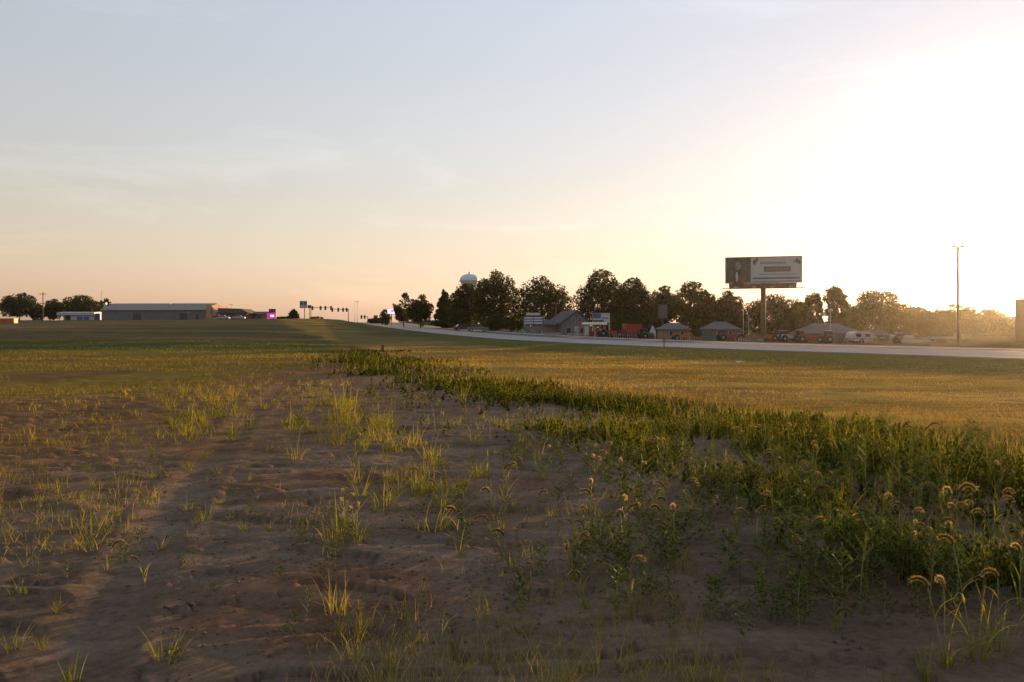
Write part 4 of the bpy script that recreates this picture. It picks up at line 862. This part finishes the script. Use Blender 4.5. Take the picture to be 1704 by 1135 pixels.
# water tower
d = 640; x_ = X(781, d); z0 = hgt(x_, d); zt = Zp(456, d) - z0; rt = span(765, 797, d)/2
wt = empty('water_tower', (x_, d, z0), 0, label='pale blue domed water tower rising behind the trees', cat='water tower')
MB().lathe([(rt*.25, zt-rt*1.5), (rt*.75, zt-rt*1.15), (rt, zt-rt*.75), (rt*1.0, zt-rt*.55), (rt*.88, zt-rt*.3), (rt*.62, zt-rt*.1), (rt*.3, zt-.1), (.3, zt)], 32).build('tank', M['tower'], wt, smooth=True)
MB().tube([(0, 0, -2), (0, 0, zt-rt*1.4)], [rt*.35, rt*.24], 20).build('column', M['tower'], wt, smooth=True); MB().lathe([(.9, zt-.2), (.9, zt+.8), (.3, zt+1.5), (.1, zt+2)], 10).build('vent', M['steel'], wt)
MB().lathe([(rt*1.02, zt-rt*.78), (rt*1.07, zt-rt*.78), (rt*1.07, zt-rt*.7), (rt*1.02, zt-rt*.7)], 32).build('catwalk', M['steel'], wt)
# marquee sign
o, w, z0, z1 = panel_sign('marquee_sign', 'white letter board sign on posts below the big dome shaped tree', 871, 904, 527, 540, 150, 'bb_band', (.06, .94), 'steel')
MB().box(-w*.36, w*.34, 0, .3, z1+.25, z1+.7).build('header', M['bb_pale'], o); hh = (z1-z0)/3
for i in range(3):
    for s_ in (-1, 1): MB().box(min(s_*.08, s_*w*.46), max(s_*.08, s_*w*.46), -.05, -.01, z0+hh*i+.12, z0+hh*(i+1)-.08).build('letter_row', M['bb_pale'], o)
MB().box(-w*.5, w*.5, .05, .25, z0-1.1, z0-.3).build('lower_panel', M['grey_wall'], o)
# gabled house
d = 156; x_ = X(958, d); z0 = hgt(x_, d); hs_ = empty('gabled_house', (x_, d, z0), R(14), label='grey gabled house with dark roof between the marquee and the blue sign', cat='house')
w = span(934, 984, d); he = Zp(537, d) - z0; ha = Zp(518.5, d) - z0
MB().prism([(-w/2, -.3), (w/2, -.3), (w/2, he), (w*.05, ha), (-w/2, he)], 0, 9).build('wall', M['offwhite'], hs_)
MB().add([(w/2+.4,-.4,he-.35),(w*.05,-.4,ha+.12),(w*.05,9.4,ha+.12),(w/2+.4,9.4,he-.35),(w/2+.4,-.4,he-.1),(w*.05,-.4,ha+.35),(w*.05,9.4,ha+.35),(w/2+.4,9.4,he-.1)], [(0,1,2,3),(7,6,5,4),(0,4,5,1),(1,5,6,2),(2,6,7,3),(3,7,4,0)]).build('roof', M['shingle'], hs_)
MB().add([(-w/2-.5,-.4,he-.35),(w*.05-.01,-.4,ha+.12),(w*.05-.01,9.4,ha+.12),(-w/2-.5,9.4,he-.35),(-w/2-.5,-.4,he-.1),(w*.05-.01,-.4,ha+.35),(w*.05-.01,9.4,ha+.35),(-w/2-.5,9.4,he-.1)], [(3,2,1,0),(4,5,6,7),(1,5,4,0),(2,6,5,1),(3,7,6,2),(0,4,7,3)]).build('roof', M['shingle'], hs_)
windows(hs_, [(-.7, -.2, he+.15, he+1.0), (.55, 1.05, he+.15, he+1.0), (-1.9, -1.0, .5, 1.5), (.9, 1.8, .5, 1.5)], 0); MB().box(-.3, .6, -.08, -.02, -.2, 1.8).build('door', M['white'], hs_)
MB().box(-w/2-2.6, -w/2-.02, 2, 7, -.3, he*.8).build('side_wing', M['offwhite'], hs_); MB().prism([(1.6, he*.8), (1.6, he*.8+.15), (4.5, he*.8+1.1), (7.4, he*.8+.15), (7.4, he*.8)], -w/2-2.9, -w/2-.02, 'yz').build('wing_roof', M['shingle'], hs_)
# blue picture sign
o, w, z0, z1 = panel_sign('picture_sign', 'blue and white picture sign on two posts in front of the dark tree', 986, 1015, 521, 537, 138, 'bb_pale', (.02, .98), 'white')
MB().box(-w*.47, -w*.02, -.04, -.01, z0+(z1-z0)*.45, z1-.06).build('picture_block', M['blue'], o); MB().box(-w*.47, w*.15, -.03, -.005, z0+.06, z0+(z1-z0)*.3).build('picture_block', M['bb_dark'], o); MB().box(.05, w*.42, -.04, -.01, z0+(z1-z0)*.42, z0+(z1-z0)*.52).build('picture_line', M['blue'], o)
# dull sign panel hidden in the trees, traffic marker, litter
panel_sign('grey_sign', 'dull grey sign panel standing in the trees right of the red wagon', 1096, 1110, 507, 529, 150, 'grey_shingle', (.5,), prad=.15)
# low buildings right
def low_house(name, label, px0, px1, ye, yr, d, wallm, roofm, wins, depth=8, rz=0):
    x_ = X((px0+px1)/2, d); z_ = hgt(x_, d); L = span(px0, px1, d); he = Zp(ye, d)-z_; hr = Zp(yr, d)-z_
    o = empty(name, (x_, d, z_), rz, label=label, cat='building'); MB().box(-L/2+.3, L/2-.3, .5, depth, -.4, he).build('wall', M[wallm], o)
    v = [(-L/2,0,he),(L/2,0,he),(L/2,depth+.5,he),(-L/2,depth+.5,he),(-L/2,0,he+.12),(L/2,0,he+.12),(L/2,depth+.5,he+.12),(-L/2,depth+.5,he+.12),(-L*.22,depth*.5,hr),(L*.22,depth*.5,hr)]
    MB().add(v, [(3,2,1,0),(0,1,5,4),(1,2,6,5),(2,3,7,6),(3,0,4,7),(4,5,9,8),(5,6,9),(6,7,8,9),(7,4,8)]).build('roof', M[roofm], o); windows(o, [(a*L, b_*L, .55, min(1.6, he-.25)) for a, b_ in wins], .5); return o
low_house('tan_building', 'low tan building with pale hipped roof right of the red wagon', 1106, 1152, 549, 537, 128, 'tan', 'grey_shingle', [(-.3, -.18), (.1, .22)]); low_house('grey_building', 'grey roofed low building with white windows left of the billboard post', 1184, 1234, 549, 535, 132, 'offwhite', 'grey_shingle', [(-.28, -.2), (-.14, -.06), (.1, .2)])
low_house('green_shed', 'low green shed right of the white camper', 1458, 1492, 559, 551, 118, 'green', 'shingle', [(-.2, -.05)], 5); low_house('long_low_building', 'long low roofed building left of the tall light pole base', 1536, 1612, 566, 560.5, 104, 'dark_brick', 'grey_shingle', [(-.3, -.2), (.1, .2)], 5); low_house('barn', 'low wide barn roof behind the tractors at right', 1340, 1440, 556, 538, 150, 'grey_wall', 'grey_shingle', [(-.1, .0), (.2, .3)], 9)
# tower at the right edge
d = 120; x_ = X(1717, d); z_ = hgt(x_, d); tw = empty('storage_tower', (x_, d, z_), 0, label='tall tan storage tower cut by the right edge of the photo', cat='tower'); zt = Zp(499, d)-z_
MB().box(-1.1, 1.1, 0, 2.2, -.3, zt, .05).build('wall', M['tan'], tw); MB().box(-1.2, 1.2, -.1, 2.3, zt+.003, zt+.15).build('cap', M['dark_steel'], tw)
for z in np.arange(.8, zt-.2, .9): MB().box(-1.13, 1.13, -.05, -.003, z, z+.06).build('band', M['rust'], tw)

# billboard
d = 129; x_ = X(1270, d); z_ = hgt(x_, d); th = R(33); Wb = span(1210, 1331, d)/math.cos(th)*.97; zb0, zb1 = Zp(470, d)-z_, Zp(428, d)-z_
bbd = empty('billboard', (x_, d, z_), -th*.5, label='large billboard on a single rusty post beyond the road', cat='billboard'); Wb = span(1210, 1331, d)/math.cos(th*.5)*.955; hb = zb1-zb0
MB().tube([(0, .8, -.5), (0, .8, zb0+.4)], .37, 16).build('post', M['rust'], bbd, smooth=True)
fc = MB().box(-Wb/2, Wb/2, 0, .28, zb0, zb1).build('face', M['bb_pale'], bbd)
MB().box(-Wb/2, Wb/2, 1.5, 1.78, zb0, zb1).build('rear_face', M['bb_dark'], bbd)
def pr_(name, mat, u0, u1, v0, v1, dz=.012): return MB().box(-Wb/2+Wb*u0, -Wb/2+Wb*u1, -dz-.008, -.002, zb0+hb*v0, zb0+hb*v1).build(name, M[mat], fc)
pr_('dark_poster_half', 'bb_dark', .005, .335, .01, .99)
def blob(name, mat, u, v, ru, rv, dz):
    vv = [(-Wb/2+Wb*(u+ru*math.cos(a)), -dz, zb0+hb*(v+rv*math.sin(a))) for a in [2*math.pi*k_/20 for k_ in range(20)]]; v2 = [(p[0], -.004, p[2]) for p in vv]
    return MB().add(vv+v2, [tuple(range(20)), tuple(range(39, 19, -1))] + [(k_, 20+k_, 20+(k_+1) % 20, (k_+1) % 20) for k_ in range(20)]).build(name, M[mat], fc)
blob('printed_hair', 'bb_box', .165, .74, .05, .20, .026); blob('printed_face', 'bb_skin', .165, .68, .038, .17, .032); blob('printed_torso', 'bb_box', .165, .16, .085, .30, .020); blob('printed_collar', 'bb_pale', .150, .24, .016, .20, .028); blob('printed_shoulder', 'rust', .215, .16, .05, .17, .024)
for u0, u1, v0, v1, m_ in ((.46, .80, .74, .80, 'bb_line'), (.46, .74, .84, .90, 'bb_pale'), (.44, .93, .30, .335, 'bb_line'), (.36, .985, .13, .20, 'bb_band'), (.36, .985, .02, .06, 'bb_line'), (.51, .86, .42, .62, 'bb_box')): pr_('printed_band', m_, u0, u1, v0, v1)
for k_ in range(9): pr_('printed_letter', 'bb_text', .54+.033*k_, .54+.033*k_+.022, .47, .57, .026)
for u, v, q in ((.385, .80, .10), (.415, .90, .07), (.94, .84, .10), (.97, .78, .08), (.905, .80, .05)): blob('printed_leaf', 'bb_green', u, v, q*.22, q, .02)
t = .09; fr = MB()
for a in ((-Wb/2-t, Wb/2+t, zb1, zb1+t), (-Wb/2-t, Wb/2+t, zb0-t, zb0), (-Wb/2-t, -Wb/2, zb0, zb1), (Wb/2, Wb/2+t, zb0, zb1)): fr.box(a[0], a[1], -.06, .3, a[2], a[3])
fr.build('face_frame', M['rust'], bbd); MB().box(-Wb*.46, Wb*.44, .3, 1.45, zb0-.55, zb0-.1).build('torsion_beam', M['rust'], bbd)
MB().box(-Wb*.455, Wb*.435, -.02, .18, zb0-.85, zb0-.12).build('apron', M['rust'], bbd)
ctw = MB(); ctw.box(-Wb*.55, Wb*.54, -1.0, -.1, zb0-.98, zb0-.9); ctw.build('catwalk', M['dark_steel'], bbd)
for k_ in range(7): MB().tube([(-Wb*.5+Wb*k_/6, -.95, zb0-.9), (-Wb*.5+Wb*k_/6, .2, zb0-.5)], .04, 5).build('bracket', M['dark_steel'], bbd)
for k_ in range(4): q = -Wb*.36+Wb*.24*k_; l_ = MB().tube([(q, -.9, zb0-.9), (q, -1.5, zb0-.8)], .03, 5).build('light_arm', M['dark_steel'], bbd); MB().box(q-.3, q+.3, -1.7, -1.4, zb0-.85, zb0-.68).build('lamp', M['steel'], l_)

# farm machinery yard
def wheel(root, x_, y_, r, w, rim='yellow'):
    t_ = MB().lathe([(r*.55,-w/2),(r*.92,-w/2),(r,-w*.3),(r,w*.3),(r*.92,w/2),(r*.55,w/2)], 20, (x_, y_, r), 'y').build('wheel', M['black'], root); MB().lathe([(r*.12,-w*.55),(r*.5,-w*.42),(r*.56,-w*.45),(r*.56,w*.45),(r*.5,w*.42),(r*.12,w*.55)], 16, (x_, y_, r), 'y').build('rim', M[rim], t_); return t_
def tractor(label, px, d, mat, rz, cab=True, s_=1.0, rim='steel', loader=False):
    o = empty('tractor', stand(px, d), rz, label=label, cat='tractor', group='tractors in the machinery yard'); o.scale = (s_*.64,)*3
    MB().prism([(-.2,.75),(1.75,.75),(1.85,1.05),(1.75,1.38),(.1,1.5),(-.2,1.5)], -.36, .36).build('hood', M[mat], o); MB().box(1.86, 1.9, -.3, .3, .8, 1.3).build('grille', M['black'], o)
    MB().box(-1.0, .2, -.3, .3, .55, .95).build('chassis', M['dark_steel'], o); MB().tube([(1.1, .2, 1.4), (1.1, .2, 2.1)], .04, 6).build('exhaust', M['dark_steel'], o)
    for s2 in (-1, 1):
        wheel(o, -.75, s2*.75, .78, .42, rim); wheel(o, 1.35, s2*.62, .42, .26, rim); MB().prism([(-1.45,1.2),(-1.3,1.5),(-.9,1.68),(-.4,1.62),(-.1,1.35),(-.4,1.5),(-.9,1.56),(-1.25,1.42)], s2*.75-.2, s2*.75+.2).build('fender', M[mat], o)
    if cab:
        c_ = MB().box(-1.15, -.18, -.5, .5, 1.35, 2.3).build('cab_glass', M['glass'], o); MB().box(-1.3, -.05, -.6, .6, 2.302, 2.42, .03).build('roof', M[mat if mat != 'offwhite' else 'white'], c_)
        for cx_ in (-1.18, -.15):
            for cy_ in (-.52, .52): MB().box(cx_-.035, cx_+.035, cy_-.035, cy_+.035, 1.3, 2.3).build('pillar', M['black'], c_)
    else:
        MB().box(-.95, -.5, -.25, .25, 1.2, 1.3).build('seat', M['black'], o); MB().tube([(-1.05,-.5,1.3),(-1.1,-.5,2.3),(-1.1,.5,2.3),(-1.05,.5,1.3)], .04, 6).build('roll_bar', M['dark_steel'], o); MB().tube([(-.2, 0, 1.4), (-.4, 0, 1.75)], .02, 5).build('steering_column', M['black'], o)
    if loader:
        for s2 in (-1, 1): MB().tube([(-.1, s2*.5, 1.6), (1.6, s2*.5, 1.25), (2.6, s2*.5, .5)], .07, 6).build('loader_arm', M[mat], o)
        MB().prism([(2.5,.1),(3.2,.12),(3.2,.2),(2.65,.25),(2.6,.75),(2.5,.75)], -.85, .85).build('bucket', M['dark_steel'], o)
    return o
tractor('red tractor with cab right of the billboard post', 1336, 100, 'red', .3); tractor('small red open tractor between the red cab tractor and the white loader tractor', 1358, 97, 'red', 2.8, False, .9); tractor('white loader tractor with raised arms near the globe lamp', 1384, 98, 'offwhite', .1, True, 1.0, 'white', True)
tractor('pale tractor with loader left of the red cab tractor', 1308, 102, 'white', .2, True, .95, 'white', True); tractor('orange compact tractor just right of the billboard post', 1284, 104, 'orange', 2.9, False, .85); tractor('dark red tractor in front of the grey roofed building', 1206, 108, 'red', .2); tractor('dark red tractor left of the two thin white poles', 1226, 104, 'red', 3.0, False, 1.0)
tractor('green tractor right of the red wagon', 1075, 112, 'green', .4, True, .95, 'yellow'); tractor('red tractor under the blue picture sign', 1008, 116, 'red', .2, False, 1.1); tractor('white rimmed red tractor left of the red wagon', 1026, 112, 'red', 2.9, False, 1.0, 'white'); tractor('grey tractor right of the white camper', 1500, 96, 'offwhite', .3, True, .85, 'white'); tractor('orange tractor in front of the tan building', 1130, 106, 'orange', .1, False, .9)
# red grain wagon
wg = empty('grain_wagon', stand(1052, 113), .15, label='tall red grain wagon left of the green tractor', cat='wagon'); MB().prism([(-.8,.75),(.8,.75),(1.15,1.3),(1.15,1.95),(-1.15,1.95),(-1.15,1.3)], -.9, .9).build('hopper', M['red'], wg); MB().box(-1.2, 1.2, -.95, .95, 1.952, 2.03).build('rim', M['red'], wg); MB().box(-1.0, 1.0, -.4, .4, .5, .74).build('chassis', M['dark_steel'], wg); MB().tube([(1.0, 0, .6), (2.2, 0, .45)], .05, 6).build('tongue', M['dark_steel'], wg)
for i_ in (-.7, .7):
    for s2 in (-1, 1): wheel(wg, i_, s2*.75, .38, .22, 'white')
# red and white market canopy
cn = empty('canopy_stall', stand(990, 120), 0, label='pale canopied stall with red goods below the blue picture sign', cat='stall')
for a in (-1.5, 0, 1.5):
    for b_ in (0, 2): MB().box(a-.05, a+.05, b_-.05, b_+.05, -.2, 1.75).build('post', M['white'], cn)
MB().prism([(-.3, 1.75), (-.3, 1.85), (1, 2.15), (2.3, 1.85), (2.3, 1.75)], -1.8, 1.8, 'yz').build('canopy', M['cream'], cn); MB().box(-1.4, 1.4, .3, 1.8, -.1, .85).build('counter', M['red'], cn); MB().box(-1.55, -.9, -.06, -.055+.05, .2, 1.6).build('hanging_panel', M['white'], cn)
# hay equipment: tedder-like frame, disc harrow, trailer
def harrow(label, px, d, mat, rz):
    o = empty('disc_harrow', stand(px, d), rz, label=label, cat='farm implement', group='farm implements'); MB().tube([(-1.6, 0, .55), (1.6, 0, .55)], .06, 6).build('toolbar', M[mat], o); MB().tube([(0, 0, .55), (0, -1.6, .4)], .06, 6).build('tongue', M[mat], o); MB().tube([(-.6, 0, .55), (0, 0, 1.2), (.6, 0, .55)], .05, 6).build('mast', M[mat], o)
    for i_ in range(11): MB().lathe([(.03, -.02), (.3, -.01), (.3, .01), (.03, .02)], 14, (-1.5+.3*i_, .15, .28), 'x').build('disc', M['steel'], o)
    return o
harrow('red disc harrow left of the canopied stall', 962, 122, 'red', .2); harrow('orange disc harrow right of the orange tractor', 1148, 104, 'orange', -.2); harrow('dark red disc harrow left of the billboard post', 1250, 101, 'red', .1); harrow('red disc harrow beside the marquee sign', 918, 128, 'red', .3); harrow('rusty disc harrow at left of the long low building', 1524, 92, 'rust', .2); harrow('red disc harrow between the stall and the wagon', 1040, 110, 'red', -.3)
# camper
cp = empty('camper_trailer', stand(1431, 99), .05, label='white rounded camper trailer at right in the machinery yard', cat='camper'); MB().prism([(-1.25,.4),(1.15,.4),(1.35,.8),(1.2,1.25),(.75,1.5),(-.9,1.5),(-1.3,1.2),(-1.4,.8)], -.9, .9).build('body', M['white'], cp); MB().tube([(1.15, 0, .5), (2.0, 0, .45)], .05, 6).build('hitch', M['dark_steel'], cp)
for x0 in (-.9, .2): MB().box(x0, x0+.6, -.93, -.905, .85, 1.2).build('window', M['glass'], cp)
wheel(cp, -.2, -.8, .33, .2, 'white'); wheel(cp, -.2, .8, .33, .2, 'white'); MB().box(-1.32, 1.25, -.915, -.902, .62, .7).build('stripe', M['grey_wall'], cp)
# round white bales and tank
for i_, (px, dd) in enumerate(((1488, 97), (1512, 99))):
    o = MB().lathe([(.3, -.5), (.5, -.48), (.55, -.3), (.55, .3), (.5, .48), (.3, .5)], 18, (0, 0, .55), 'x').build('wrapped_bale', M['white'], None, stand(px, dd), True); tag(o, ('white wrapped bale left of the grey tractor', 'white wrapped bale right of the grey tractor')[i_], 'bale', 'wrapped bales')
wc = empty('white_tank', stand(1086, 116), 0, label='tall white cone topped tank between the green tractor and the grey sign', cat='tank'); MB().lathe([(.5, .3), (.5, 1.1), (.12, 1.9), (.1, 2.0)], 16).build('shell', M['white'], wc, smooth=True)
for a in range(3): MB().tube([(.4*math.cos(a*2.1), .4*math.sin(a*2.1), -.1), (.4*math.cos(a*2.1), .4*math.sin(a*2.1), .4)], .05, 6).build('leg', M['steel'], wc)
# roadside marker post, field stake, litter
x_, y_ = G(1105, 582, .05); mk = empty('marker_post', (x_, y_, hgt(x_, y_)), 0, label='slim dark marker post on the verge before the road', cat='post'); hm = Zp(562, y_) - hgt(x_, y_); MB().box(-.035, .035, -.02, .02, -.2, hm).build('post', M['dark_steel'], mk); MB().box(-.07, .07, -.035, -.022, hm-.32, hm-.02).build('plate', M['rust'], mk)
x_, y_ = G(637, 583); sk2 = empty('field_stake', (x_, y_, hgt(x_, y_)), 0, label='short brown stake in the grass left of the mown field', cat='stake'); MB().box(-.09, .09, -.05, .05, -.2, .42).build('post', M['wood'], sk2); MB().box(-.1, .1, -.06, .06, .422, .47).build('cap', M['dark_steel'], sk2)
x_, y_ = G(1231, 604); lt = empty('litter_sheet', (x_, y_, hgt(x_, y_)+.06), .2, label='flat white scrap lying in the mown field', cat='litter'); MB().add([(-.16,-.08,.0),(.02,-.1,.03),(.18,-.06,.01),(.17,.08,.05),(.0,.1,.02),(-.15,.09,.06),(0,0,.075)], [(0,1,6),(1,2,6),(2,3,6),(3,4,6),(4,5,6),(5,0,6)]).build('sheet', M['white'], lt)

# ------------------------------------------------------------------ morning haze
me = bpy.data.meshes.new('haze'); hb_ = MB().box(-1900, 1900, -1900, 1900, -8, 52); me.from_pydata(hb_.v, [], hb_.f); hm_ = bpy.data.materials.new('haze'); hm_.use_nodes = True
_nt = hm_.node_tree; _nt.nodes.remove(_nt.nodes['Principled BSDF']); _v = _nt.nodes.new('ShaderNodeVolumePrincipled'); _v.inputs['Color'].default_value = (.98, .90, .78, 1)
_v.inputs['Density'].default_value = HAZE; _v.inputs['Anisotropy'].default_value = HAZE_G; _nt.links.new(_v.outputs[0], _nt.nodes['Material Output'].inputs['Volume'])
me.materials.append(hm_); tag(link('haze', me), 'thin warm morning haze over the fields and trees', 'haze', kind='stuff')
